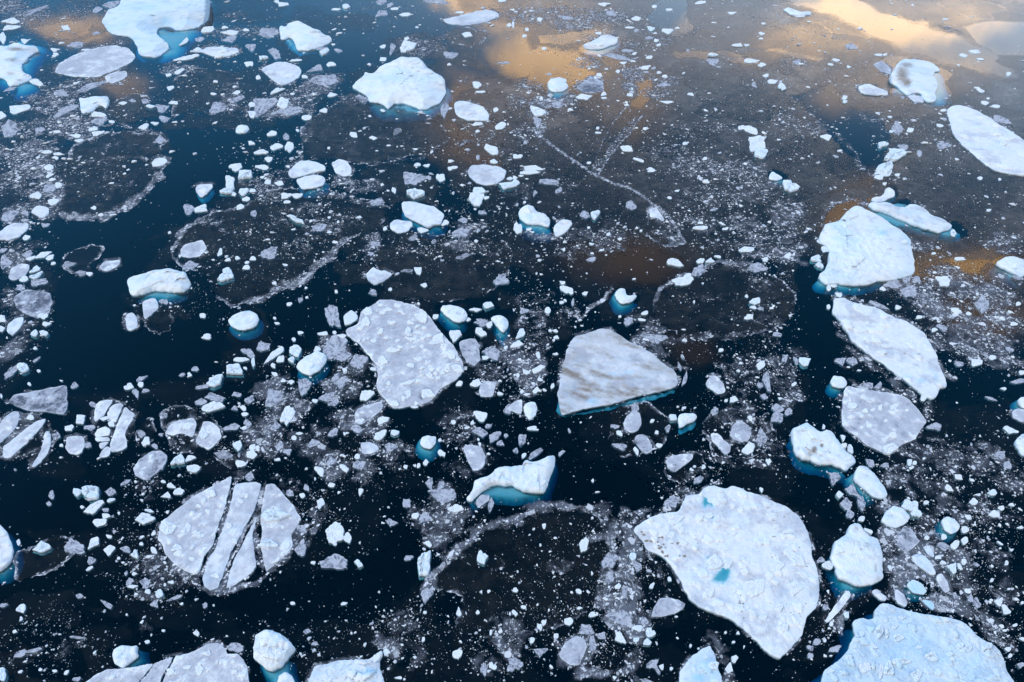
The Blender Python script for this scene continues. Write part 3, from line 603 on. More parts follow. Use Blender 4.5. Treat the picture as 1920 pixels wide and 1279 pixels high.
big('ab', '290,1243 305,1238 324,1231 316,1247 306,1262 300,1279 295,1300 255,1300 262,1279 278,1262', 'grey', .4, 'narrow middle piece of the split grey floe at the bottom edge', 'the narrow piece of the split floe', tone=.2)
big('ab', '329,1230 350,1226 370,1219 390,1207 410,1205 420,1212 425,1227 445,1225 457,1237 464,1255 466,1279 467,1300 299,1300 305,1279 311,1264 321,1248', 'grey', .4, 'right and largest piece of the split grey floe at the bottom edge', 'the largest piece of the split floe', tone=.22)
big('31', '390,1279 420,1190 450,1150 540,1140 610,1110 690,1110 760,1105 840,1105 880,1080 945,1035 950,1080 920,1120 930,1180 950,1230 970,1279 990,1400 370,1400', 'snow', .9, 'rubbly white floe with blue hollows cut by the bottom edge, beak at its right', 'the rubbly floe at the bottom', lump=1.3, blue=[(690, 1258, 22, 7, .75), (600, 1262, 40, 10, .4), (650, 1250, 30, 6, .35)])
big('32', '1250,1279 1260,1200 1300,1140 1350,1080 1420,1030 1485,1000 1510,1050 1535,1110 1550,1190 1580,1279 1600,1380 1240,1380', 'snow', .9, 'pale blue pointed floe poking up from the bottom edge', 'the pointed blue floe', lump=.9, blue=[(1330, 1250, 45, 35, .65), (1310, 1270, 20, 20, .9), (1345, 1225, 10, 20, .5)])
big('30', '-60,60 0,95 30,130 60,150 75,220 95,290 85,350 50,400 0,440 -60,450', 'snow', .9, 'white floe cut by the left edge beside the ring shaped pan', 'the white floe at the left edge', feet=[(A, 3, 3, 6, 2.0)])
big('30', '840,1080 850,1030 910,1000 980,1010 1030,1000 1020,1050 1040,1080 990,1120 920,1170 860,1140', 'berg', .8, 'squarish blue white block above the split grey floe', 'the squarish block', 'ice chunk', 'ice_chunk', feet=[(A, 4, 5, 2, 1.8)])
# mid sized traced floes
big('00', '405,540 420,500 450,470 540,420 620,385 760,350 860,340 960,360 1000,395 1018,430 990,460 900,510 800,550 720,580 640,575 540,570 450,555', 'grey', .5, 'smooth lavender oval floe just left of the tall blue iceberg', 'the lavender oval floe', tone=.2, lump=.35)
big('00', '785,575 830,550 900,535 945,530 955,555 940,580 890,610 830,628 800,605', 'grey', .5, 'small pale floe tucked under the lavender oval floe', 'the small pale floe', tone=.3)
big('00', '590,730 640,740 690,725 750,720 812,725 810,790 790,818 770,790 740,790 720,810 690,835 620,852 605,810', 'berg', 1.6, 'jagged white block with a horned right side, far left below the lavender oval floe', 'the horned block', 'ice chunk', 'ice_chunk')
big('00', '1420,385 1490,350 1520,375 1540,355 1650,348 1780,360 1797,390 1720,420 1640,432 1580,415 1530,395 1460,390', 'snow', .7, 'flat rough white floe right under the tall blue iceberg', 'the flat floe under the tall iceberg', lump=1.3)
big('00', '1760,990 1780,940 1820,935 1870,945 1872,970 1840,995 1780,1000', 'berg', .9, 'small white crag alone in the blue water left of the broad smooth iceberg', 'the lone white crag', 'ice chunk', 'ice_chunk')
big('00', '1135,1225 1150,1195 1200,1180 1260,1195 1258,1220 1200,1245 1145,1250', 'snow', .4, 'small white floe on the right rim of the large round dark pan at the left', 'the small floe on the dark pan')
big('01', '35,520 90,490 150,465 220,460 270,480 330,500 340,540 320,580 260,620 190,638 140,610 90,570', 'snow', .6, 'rounded diamond shaped white floe below the arched iceberg', 'the diamond floe', tone=-.1)
big('01', '1485,775 1530,755 1590,765 1640,780 1700,800 1740,840 1750,905 1700,905 1600,900 1540,885 1500,850 1490,810', 'snow', .9, 'rough white floe close to the right end of the broad smooth iceberg', 'the rough white floe')
big('01', '1400,145 1450,135 1560,110 1640,85 1720,73 1790,85 1830,110 1790,140 1720,165 1620,185 1550,190 1440,180', 'snow', .5, 'flat lavender white floe beneath the golden patch at the top middle', 'the flat floe at the top middle', tone=-.15)
big('02', '265,620 290,590 350,580 415,595 400,620 425,645 400,670 370,690 300,685 270,650', 'berg', 2.0, 'small stacked white iceberg in front of the golden reflection', 'the small iceberg in the golden reflection', 'iceberg', 'iceberg', feet=[(A, 2, 2, 5, 2.0)])
big('02', '530,335 580,315 640,290 665,265 720,258 780,275 797,300 780,325 720,350 640,370 545,365', 'snow', 1.4, 'white oval floe with a dark lead curling round its right end, top middle', 'the white oval floe at the top', feet=[(A, 2, 4, 4, 2.0)])
big('03', '670,650 690,640 760,630 810,650 860,670 905,690 900,710 820,715 740,705 690,690', 'snow', .9, 'rough white oval floe just left of the half grey iceberg', 'the rough oval floe')
big('03', '1045,720 1100,705 1160,730 1175,765 1100,767', 'snow', .5, 'small flat pinkish white floe touching the foot of the half grey iceberg', 'the flat pinkish floe', tone=-.15)
big('03', '110,70 150,55 200,70 260,90 320,85 330,105 290,113 240,115 180,110', 'berg', 1.4, 'long low berg fragment in the golden reflection at the top right', 'the low berg fragment', 'ice chunk', 'ice_chunk')
big('03', '785,480 850,455 930,520 920,560 860,540', 'grey', .25, 'thin grey plate leaning towards the half grey iceberg', 'the thin grey plate')
big('02', '480,650 600,575 680,610 690,680 600,700 520,690', 'grey', .12, 'thin translucent triangular plate right of the small iceberg in the golden reflection', 'the thin triangular plate', tone=-.2, lump=.2)
big('02', '650,405 740,400 850,425 890,450 800,448 720,425', 'grey', .12, 'thin translucent sliver under the white oval floe at the top', 'the translucent sliver', tone=-.15, lump=.2)
big('11', '1090,265 1100,230 1180,232 1260,250 1340,270 1370,300 1413,325 1405,360 1390,400 1330,405 1280,420 1240,400 1210,385 1150,360 1110,330 1100,290', 'snow', .9, 'bright white five sided floe with blue edges above the big lumpy grey floe', 'the five sided floe', feet=[(A, 3, 2, 4, 2.0)], lump=.5)
big('12', '50,310 75,275 120,252 160,265 190,310 250,320 275,350 290,400 275,425 230,410 140,400 90,390 55,350', 'berg', 1.6, 'hump backed white berg with a turquoise foot, centre above the dirty triangular floe', 'the hump backed berg', 'iceberg', 'iceberg', feet=[(A, 3, 2, 9, 2.4)])
big('12', '310,440 325,400 370,365 440,370 455,395 430,430 390,470 330,495', 'snow', .9, 'layered white block just right of the hump backed berg', 'the layered block')
big('11', '1000,400 1040,365 1100,372 1160,375 1180,410 1130,455 1060,468 1010,440', 'snow', .5, 'rounded white floe just under the left end of the five sided floe', 'the floe under the five sided floe')
big('ab', '541,320 555,307 562,301 580,301 597,305 611,312 609,320 587,323 550,334 540,327', 'snow', .7, 'upper of two stacked white floes right of the dark open water', 'the upper stacked floe')
big('11', '300,70 350,45 450,30 510,40 525,75 500,110 430,130 340,140 315,100', 'snow', .6, 'lower of two stacked white floes right of the dark open water', 'the lower stacked floe', feet=[(A, 2, 4, 3, 1.8)])
big('ab', '622,307 635,297 650,302 660,315 657,327 645,331 630,325', 'grey', .5, 'rounded grey white floe right of the two stacked white floes', 'the grey white floe', tone=.25)
big('ab', '877,320 885,310 905,308 935,312 950,320 945,335 930,345 910,348 890,342 880,330', 'snow', .5, 'large rounded white floe high in the centre, below the rough white floe', 'the rounded floe high in the centre', tone=-.12)
big('11', '820,780 880,720 930,750 970,745 1025,775 960,830 880,855 840,820', 'snow', .5, 'arrowhead shaped white floe above the big lumpy grey floe', 'the arrowhead floe', tone=-.08)
big('11', '1380,1045 1400,1010 1450,1005 1520,1020 1560,1040 1590,1080 1575,1120 1530,1138 1480,1130 1430,1090', 'berg', .9, 'smooth white oval berg right of the top of the big lumpy grey floe', 'the smooth oval berg', 'ice chunk', 'ice_chunk', feet=[(A, 2, -4, 3, 1.8)])
big('11', '1760,1110 1790,1085 1850,1085 1895,1120 1895,1160 1855,1220 1825,1185 1785,1140', 'berg', 1.2, 'white pyramid of ice pointing down over a turquoise foot', 'the downward pointing pyramid', 'ice chunk', 'ice_chunk', feet=[(pts('11', '1760,1130 1830,1100 1910,1110 1920,1160 1880,1240 1862,1279 1835,1260 1800,1190'), 1.6)])
big('21', '300,190 330,150 380,110 460,70 525,100 525,150 470,220 410,255 350,240 310,210', 'berg', .9, 'white block streaked with blue grooves left of the big lumpy grey floe', 'the blue streaked block', 'ice chunk', 'ice_chunk', feet=[(A, 2, 0, 2, 1.4)])
big('21', '1520,10 1545,-10 1640,-20 1670,20 1685,140 1640,185 1580,150 1540,80', 'grey', .35, 'tall grey floe pointing down, right beside the big lumpy grey floe', 'the tall grey floe')
big('21', '1670,370 1690,310 1740,300 1810,310 1790,360 1775,415 1680,415', 'grey', .35, 'squarish grey floe with drawn out corners right of the big lumpy grey floe', 'the squarish grey floe', tone=.1)
big('21', '785,760 850,755 910,780 925,810 860,845 795,840', 'snow', .4, 'smooth white teardrop floe below the big lumpy grey floe', 'the teardrop floe', tone=-.1)
big('21', '1555,790 1600,775 1690,790 1715,850 1720,920 1680,965 1630,970 1595,910 1570,850', 'grey', .4, 'upright grey floe above the curved white wedge', 'the upright grey floe', tone=.1)
big('21', '740,560 750,510 850,470 945,450 955,500 900,550 830,600 790,620 745,615', 'grey', .3, 'grey ringed floe with a white lower corner below the big lumpy grey floe', 'the ringed grey floe')
big('21', '1645,1190 1690,1150 1750,1150 1750,1190 1690,1230 1650,1225', 'grey', .2, 'grey disc lying against the lower left of the curved white wedge', 'the grey disc')
big('21', '1230,770 1240,720 1290,705 1350,715 1350,760 1310,805 1260,800', 'berg', .6, 'round white cake of ice ringed by turquoise, below the big lumpy grey floe', 'the turquoise ringed cake', 'ice chunk', 'ice_chunk', feet=[(A, 6, -2, 2, 1.0)])
big('22', '85,480 120,455 175,455 192,510 180,550 130,590 95,540', 'berg', .6, 'small rough white block left of the lower tip of the dirty triangular floe', 'the block left of the triangle', 'ice chunk', 'ice_chunk')
big('22', '-40,510 20,450 75,435 78,500 70,550 0,520', 'grey', .25, 'grey white floe touching the block left of the triangle', 'the floe left of the triangle', tone=.2)
big('22', '1455,300 1490,255 1530,255 1580,310 1605,360 1590,390 1540,395 1490,360 1455,330', 'grey', .4, 'oval floe with a white middle and grey hem right of the dirty triangular floe', 'the hemmed oval floe', tone=.2)
big('22', '1240,575 1265,540 1370,538 1390,565 1360,600 1300,625 1260,650', 'berg', .8, 'bright white slab with a turquoise lower face under the dirty triangular floe', 'the slab with a turquoise face', 'ice chunk', 'ice_chunk', feet=[(pts('22', '1240,580 1260,640 1390,570 1388,600 1330,650 1250,678'), 1.2)])
big('22', '1155,900 1170,870 1260,845 1365,845 1350,890 1280,940 1215,980 1170,950', 'grey', .3, 'flat grey shard with white spots below the pan of rubble', 'the spotted grey shard')
big('22', '830,620 850,570 900,520 950,530 975,600 950,660 910,690 850,670', 'grey', .3, 'upper grey floe frozen into the round pan under the dirty triangular floe', 'the upper floe in the round pan', tone=.1)
big('22', '915,740 930,705 980,695 1020,720 1055,790 1050,830 1000,845 940,790', 'grey', .3, 'lower grey floe frozen into the round pan under the dirty triangular floe', 'the lower floe in the round pan')
big('22', '1490,690 1540,690 1590,740 1645,780 1640,830 1600,850 1550,800 1500,750', 'grey', .3, 'pale slanting floe at the left side of the rubble filled pan', 'the slanting floe in the rubble pan', tone=.15)
big('22', '1635,700 1650,630 1710,590 1760,620 1800,680 1790,730 1730,760 1660,740', 'grey', .3, 'round grey floe in the middle of the rubble filled pan', 'the round floe in the rubble pan')
big('32', '1040,785 1060,720 1100,650 1160,640 1240,655 1305,690 1290,720 1230,760 1130,785', 'grey', .3, 'grey bullet shaped floe dotted with white, left of the largest white floe', 'the bullet shaped floe')
big('32', '350,1060 400,980 480,930 540,950 560,1010 540,1080 500,1150 430,1150 370,1100', 'grey', .3, 'grey ragged floe in the slush near the bottom middle', 'the ragged slush floe')
big('20', '55,455 110,400 250,375 350,355 500,330 500,400 505,460 495,520 475,548 380,535 290,525 220,520 120,485', 'grey', .3, 'grey triangular plate pointing left near the left edge', 'the grey triangular plate', tone=-.1)
big('20', '-40,790 -20,640 10,600 50,560 100,525 145,530 150,570 120,640 60,710', 'snow', .35, 'left white strip of the striped pan at the left edge', 'the left strip of the striped pan', tone=-.12)
big('20', '20,870 25,790 100,730 200,650 290,590 345,580 330,620 270,690 200,760 120,830 70,878', 'snow', .35, 'middle and longest white strip of the striped pan at the left edge', 'the middle strip of the striped pan', tone=-.12)
big('20', '235,945 290,850 320,780 335,680 350,668 380,700 385,770 350,850 300,910 260,940', 'snow', .35, 'right white strip of the striped pan, tapering downward', 'the right strip of the striped pan', tone=-.15)
big('20', '700,570 720,470 760,445 845,435 840,465 800,510 790,545 760,565 715,608', 'grey', .35, 'upper left shard of the shattered floe right of the grey triangular plate', 'the upper left shard', tone=.28)
big('20', '805,550 830,490 880,465 930,470 897,540 868,612 820,590', 'grey', .35, 'upper middle shard of the shattered floe, a tilted square', 'the upper middle shard', tone=.3)
big('20', '872,640 903,570 938,490 985,530 1010,545 960,640 930,700 950,740 950,790 900,825 830,830 825,760 850,700', 'grey', .35, 'long right shard of the shattered floe, widest at its foot', 'the long right shard', tone=.28)
big('20', '705,690 740,650 790,640 830,660 820,710 710,715', 'grey', .35, 'pale bluish middle left shard of the shattered floe', 'the bluish shard', tone=.34)
big('20', '708,722 815,716 822,745 740,752 712,742', 'grey', .3, 'narrow flat shard of the shattered floe beneath the bluish shard', 'the narrow flat shard', tone=.3)
big('20', '745,762 800,750 820,760 755,808', 'grey', .3, 'small pale shard of the shattered floe above its bottom shard', 'the small shard', tone=.3)
big('20', '740,860 760,820 800,785 822,790 832,832 800,865 750,872', 'grey', .35, 'bottom shard of the shattered floe', 'the bottom shard', tone=.28)
big('20', '1000,950 1030,900 1080,860 1150,820 1210,820 1260,860 1230,930 1170,990 1110,1040 1060,1030 1010,1000', 'grey', .3, 'tilted oval floe of grey and white cakes above the cracked floe', 'the tilted oval floe')
big('20', '1240,680 1280,620 1350,590 1450,570 1475,610 1455,700 1440,720 1370,690 1300,705 1260,700', 'grey', .35, 'left white plate of the pan split by a grey band', 'the left plate of the banded pan', tone=.3)
big('20', '1465,740 1510,650 1530,600 1590,605 1650,660 1660,720 1600,790 1560,815 1480,770', 'grey', .35, 'right white plate of the pan split by a grey band', 'the right plate of the banded pan', tone=.24)
big('20', '490,800 500,720 580,705 630,715 635,790 590,850 520,840', 'grey', .4, 'roundish pale floe between the striped pan and the shattered floe', 'the roundish pale floe', tone=.24)
big('10', '-40,470 0,455 40,420 120,390 215,395 210,430 150,490 70,520 -40,520', 'snow', .6, 'smooth white oval floe at the left edge above the dark open water', 'the oval floe at the left edge', tone=-.06)
big('10', '235,310 260,270 320,260 370,285 365,320 310,355 270,335', 'snow', .5, 'round white floe up and right of the oval floe at the left edge', 'the round floe near the left edge', tone=-.06)
big('10', '60,790 90,730 150,695 215,700 220,740 180,790 110,820 70,815', 'grey', .35, 'tilted grey oval floe at the left edge beside the dark open water', 'the tilted grey oval', tone=.12)
big('10', '50,1200 60,1150 110,1110 175,1095 180,1130 140,1190 90,1240', 'snow', .5, 'tilted white floe at the lower left of the dark open water', 'the tilted white floe')
big('10', '1070,990 1110,960 1160,952 1190,1000 1180,1040 1130,1080 1085,1120 1075,1060', 'snow', .5, 'white floe drooping to a point below the loaf shaped iceberg', 'the drooping floe', tone=-.12)
big('10', '935,1130 945,1080 990,1057 1025,1090 1030,1160 1000,1195 960,1205', 'snow', .4, 'upright lens shaped floe in the dark water below the loaf shaped iceberg', 'the lens shaped floe', tone=-.14)
big('10', '105,945 200,890 280,900 380,915 390,990 370,1070 290,1110 200,1080 120,1030', 'grey', .2, 'dark grey slab of frozen rubble at the left edge of the dark open water', 'the dark grey slab', tone=-.18)
big('10', '1460,130 1490,105 1590,100 1590,130 1550,175 1505,200 1475,160', 'snow', .7, 'white triangular block pointing down in the dark open water', 'the white triangular block', feet=[(A, 1, 1, 3, 1.2)])
big('10', '1350,600 1380,555 1450,540 1520,518 1555,580 1500,640 1410,655 1360,640', 'grey', .4, 'rough pale floe on the left part of the veined pan', 'the rough pale floe', tone=.22)
big('10', '740,720 780,680 905,670 890,710 810,755 745,735', 'grey', .2, 'small grey triangular plate beside the ring shaped pan in the dark water', 'the small grey plate')
big('ab', '427,600 440,590 455,583 470,583 482,590 485,600 478,612 460,618 445,618 432,610', 'berg', .8, 'rough white cake in a turquoise halo right of the dark open water', 'the haloed white cake', 'ice chunk', 'ice_chunk', feet=[(A, 3, 1, 1, 1.4)])
big('13', '1720,680 1780,650 1850,640 1920,670 1960,720 1940,780 1900,795 1850,770 1780,740 1720,710', 'berg', 1.2, 'white berg with blue foot at the right edge, level with the big bright iceberg', 'the berg at the right edge', 'iceberg', 'iceberg', feet=[(A, 3, -3, 4, 2.0)])
big('12', '770,930 800,880 850,885 855,935 940,935 900,980 830,998 790,975', 'berg', .9, 'boot shaped white block with a turquoise glow above the dirty triangular floe', 'the boot shaped block', 'ice chunk', 'ice_chunk', feet=[(A, 4, -3, 1, 2.0)])
big('23', '1870,440 1900,415 1980,410 1980,520 1900,490', 'berg', .8, 'white block cut by the right edge, uppermost of three there', 'the upper block at the right edge', 'ice chunk', 'ice_chunk', feet=[(A, 3, -3, 1, 1.6)])
big('23', '1825,530 1870,505 1980,520 1980,600 1900,605 1840,570', 'grey', .35, 'grey white floe cut by the right edge, middle one of three there', 'the floe at the right edge', tone=.2)
big('23', '1860,740 1890,700 1980,680 1980,880 1900,850 1865,790', 'berg', .9, 'blue white block cut by the right edge, lowest of three there', 'the lower block at the right edge', 'ice chunk', 'ice_chunk')
big('23', '470,300 490,258 560,265 595,310 580,345 530,350 480,335', 'berg', .8, 'small white cube at the top left corner of the flat grey floe', 'the small white cube', 'ice chunk', 'ice_chunk', feet=[(A, 2, -1, 3, 1.4)])
big('33', '850,70 880,0 940,-50 1010,-25 1070,35 1030,90 960,120 910,105', 'berg', .7, 'pale blue rounded block in the slush right of the stained berg floe', 'the pale block in the slush', 'ice chunk', 'ice_chunk')
big('33', '1300,60 1340,30 1400,50 1440,110 1420,150 1370,165 1320,130', 'berg', .5, 'round white lump with a faint green halo right of the slush', 'the haloed round lump', 'ice chunk', 'ice_chunk', feet=[(A, 3, -1, 1, 1.2)])
big('33', '430,825 460,760 520,680 580,600 610,585 625,620 570,700 500,780 450,830', 'grey', .4, 'slanting narrow white bar below the stained berg floe', 'the slanting bar', tone=.3)
big('33', '1080,330 1130,310 1190,340 1240,400 1265,470 1230,475 1160,430 1090,370', 'snow', .5, 'elongated bluish white floe in the slush above the large blue floe', 'the elongated bluish floe', blue=[(1735, 1058, 20, 20, .3)])
big('33', '1260,480 1300,455 1340,510 1365,590 1330,610 1280,540', 'grey', .4, 'narrow lavender floe right of the slush above the large blue floe', 'the narrow lavender floe', tone=.2)
big('33', '1160,260 1200,250 1240,300 1250,345 1200,320', 'snow', .4, 'small smooth pale slab in the slush above the elongated bluish floe', 'the small smooth slab')
big('33', '780,590 820,580 890,640 885,670 840,660 790,620', 'snow', .4, 'small white slab just above the top of the large blue floe', 'the slab above the blue floe', tone=-.1)
big('33', '950,630 960,575 1010,610 1050,680 1030,715 970,680', 'snow', .4, 'pointed white slab at the edge of the slush by the large blue floe', 'the pointed slab', tone=-.12)
big('33', '1040,545 1080,505 1150,530 1195,590 1170,620 1090,605', 'berg', .3, 'smooth pale turquoise blob awash in the slush', 'the turquoise blob', 'ice chunk', 'ice_chunk', blue=[(1718, 1102, 30, 20, .75)], feet=[(A, 2, 0, 2, .8)])
big('33', '1150,660 1210,665 1250,690 1240,735 1190,700', 'berg', .25, 'small turquoise tongue awash in the slush by the turquoise blob', 'the turquoise tongue', 'ice chunk', 'ice_chunk', blue=[(1740, 1135, 20, 20, .8)])
big('33', '970,240 985,150 1030,100 1080,130 1110,180 1140,220 1090,270 1040,305 990,275', 'grey', .25, 'mottled grey floe with a white cap in the slush right of the stained berg floe', 'the mottled grey floe', tone=-.1)
big('12', '1030,350 1028,285 1060,278 1090,285 1120,330 1145,365 1135,385 1090,350', 'grey', .2, 'white fragment caught at the top of the fan shaped pan', 'the fragment on the fan pan', tone=.3)
big('13', '790,30 820,0 850,-15 935,-8 910,45 830,25', 'snow', .7, 'white floe at the top of the chain of chunks above the long dirty iceberg', "the chain's top floe")
big('13', '770,215 800,195 850,195 880,165 870,140 910,120 955,160 955,190 900,210 860,230 800,240', 'snow', .7, 'curved white block touching the top of the long dirty iceberg', 'the curved block', feet=[(A, 2, 2, -1, 1.4)])
big('13', '5,60 30,5 70,25 115,55 70,75', 'berg', .7, 'small peaked white berg with a pale blue skirt at the end of the brown ice', 'the small peaked berg', 'ice chunk', 'ice_chunk', feet=[(A, 2, 4, 2, 1.2)])

# raised blocks frozen onto the big pieces: nick -> centre, width, height (photo pixels), turn, kind
BLOCKS = {
'the largest white floe': '1266 975 27 19 0 w;1259 1004 15 14 0 w;1257 1016 14 8 0 w;1337 1057 36 26 10 w;1364 1055 20 23 0 w;1417 1102 42 32 0 w;1330 1110 22 18 0 w;1297 1065 15 11 0 w;1420 1020 20 10 0 w;1372 1000 15 8 0 w;1300 976 15 10 0 w;1330 967 18 10 0 w;1375 1105 24 22 0 w;1455 987 15 10 0 w;1477 999 20 10 10 w;1455 1062 26 28 0 w;1493 1052 36 26 20 w;1490 1102 32 26 0 w;1460 1140 18 16 0 w;1482 1017 24 8 0 w;1300 1010 10 8 0 w;1400 980 12 8 0 w;1390 1050 12 10 0 w;1430 1160 14 12 0 w;1400 1140 10 9 0 w;1470 1180 14 12 0 w',
'the large blue floe': '1647 1185 24 22 0 b;1676 1176 10 10 0 b;1682 1197 18 18 20 b;1662 1189 10 16 0 b;1800 1217 22 18 0 b;1812 1217 14 18 0 b;1620 1252 22 22 10 w;1650 1259 12 26 0 w;1665 1257 20 28 -10 b;1715 1267 22 22 0 b;1555 1259 15 12 0 b;1600 1214 10 8 0 b;1692 1242 34 16 0 b;1745 1232 26 18 0 b;1780 1239 10 8 0 b;1615 1190 12 10 0 b;1635 1215 14 10 20 b;1720 1215 12 9 0 b;1705 1165 10 8 0 b;1690 1160 12 9 0 b;1770 1165 14 8 10 b;1800 1175 16 10 20 b;1850 1215 14 12 30 b;1590 1235 14 12 0 b',
'the big lumpy grey floe': '791 596 24 17 0 w;686 605 18 18 0 w;746 574 15 9 0 w;727 581 16 8 0 w;690 585 22 14 -20 w;766 625 15 14 0 w;767 607 15 8 0 w;821 635 24 16 0 w;717 588 12 6 0 w;737 657 24 10 5 w;717 676 26 12 0 w;770 686 14 9 20 w;784 674 22 9 0 w;805 705 9 16 -35 w;847 669 15 11 0 w;857 691 22 15 0 w;764 719 26 10 -10 w;765 740 15 14 0 w;800 740 24 18 0 w;740 757 14 12 0 w;815 643 22 10 0 w;700 640 12 9 0 w;745 640 10 7 0 w;755 700 10 8 0 w;830 700 10 8 0 w;728 720 10 8 0 w;790 650 10 7 0 w;785 625 12 8 0 w;715 620 10 8 0 w;730 605 10 6 0 w;780 757 10 8 0 w',
'the flat grey floe': '1596 762 20 12 20 w;1650 766 10 11 0 w;1675 765 18 10 0 w;1622 772 10 10 0 w;1635 770 10 7 0 w;1630 800 10 9 0 w;1615 802 9 7 0 w;1669 840 30 20 0 w;1610 776 8 5 0 w;1700 770 8 6 0 w;1660 790 9 6 0 w',
'the right slice of the cracked floe': '514 970 50 24 5 b;504 1020 32 18 -5 b;535 1024 22 15 -15 w;517 1052 18 8 -30 w;530 990 8 6 0 w',
'the left slice of the cracked floe': '317 990 30 30 0 w;336 1037 16 12 0 w;375 1005 15 15 0 w;354 989 12 17 0 w;394 927 20 15 0 w;330 1028 22 14 0 w;390 960 12 9 0 w;360 1050 9 11 20 w;372 950 10 8 0 w',
'the middle slice of the cracked floe': '430 986 12 10 0 w;405 1080 16 10 0 w;450 940 14 10 0 w;440 1015 12 8 0 w;462 930 10 8 0 w',
'the largest piece of the split floe': '390 1226 16 14 0 w;375 1256 18 18 0 w;416 1241 15 10 -20 w;321 1262 18 12 0 w;352 1252 14 10 0 w;440 1260 12 9 0 w',
'the big bright iceberg': '1587 420 20 16 0 w;1605 500 18 12 0 w;1617 498 12 12 0 w;1560 496 11 10 0 w;1640 512 20 12 0 w;1637 480 30 16 0 w;1672 490 16 10 0 w;1580 455 14 8 0 w;1690 460 12 9 0 w',
'the rubbly floe at the bottom': '705 1239 12 18 15 w;680 1255 16 12 0 w;625 1260 20 9 0 w;655 1245 12 7 0 w;610 1270 14 8 0 w;700 1270 14 9 0 w',
'the smudged iceberg': '1580 840 11 10 0 w;1557 860 15 12 0 w;1545 850 12 9 0 w;1585 863 12 9 0 w;1510 830 14 8 0 w',
'the curved white wedge': '992 900 17 13 0 w;1012 908 22 14 10 w;971 907 10 10 0 w;985 885 16 9 0 w;1020 885 12 9 -30 w;920 908 12 7 -20 w',
'the long white wedge floe': '1615 622 22 12 10 w;1660 650 18 9 10 w;1700 690 16 9 20 w;1640 612 14 7 10 w;1735 690 12 9 30 w',
'the stained berg floe': '1576 1045 15 11 0 w;1600 1005 12 8 0 w;1610 1055 26 10 0 w;1590 1075 20 9 0 w;1625 1000 14 9 20 w',
'the long white oval floe': '1850 230 16 7 20 w;1880 270 18 8 20 w;1820 225 14 6 10 w;1900 260 14 7 10 w;1865 250 12 5 0 w',
'the rounded iceberg at the bottom edge': '490 1222 26 20 -20 w;507 1245 16 11 0 w;500 1205 14 8 0 w;525 1220 12 8 30 w',
'the pointed blue floe': '1335 1250 22 14 0 b;1315 1262 14 10 0 b;1322 1235 10 8 0 b',
'the left plate of the banded pan': '352 800 24 14 -20 w', 'the right plate of the banded pan': '382 815 18 20 0 w',
}

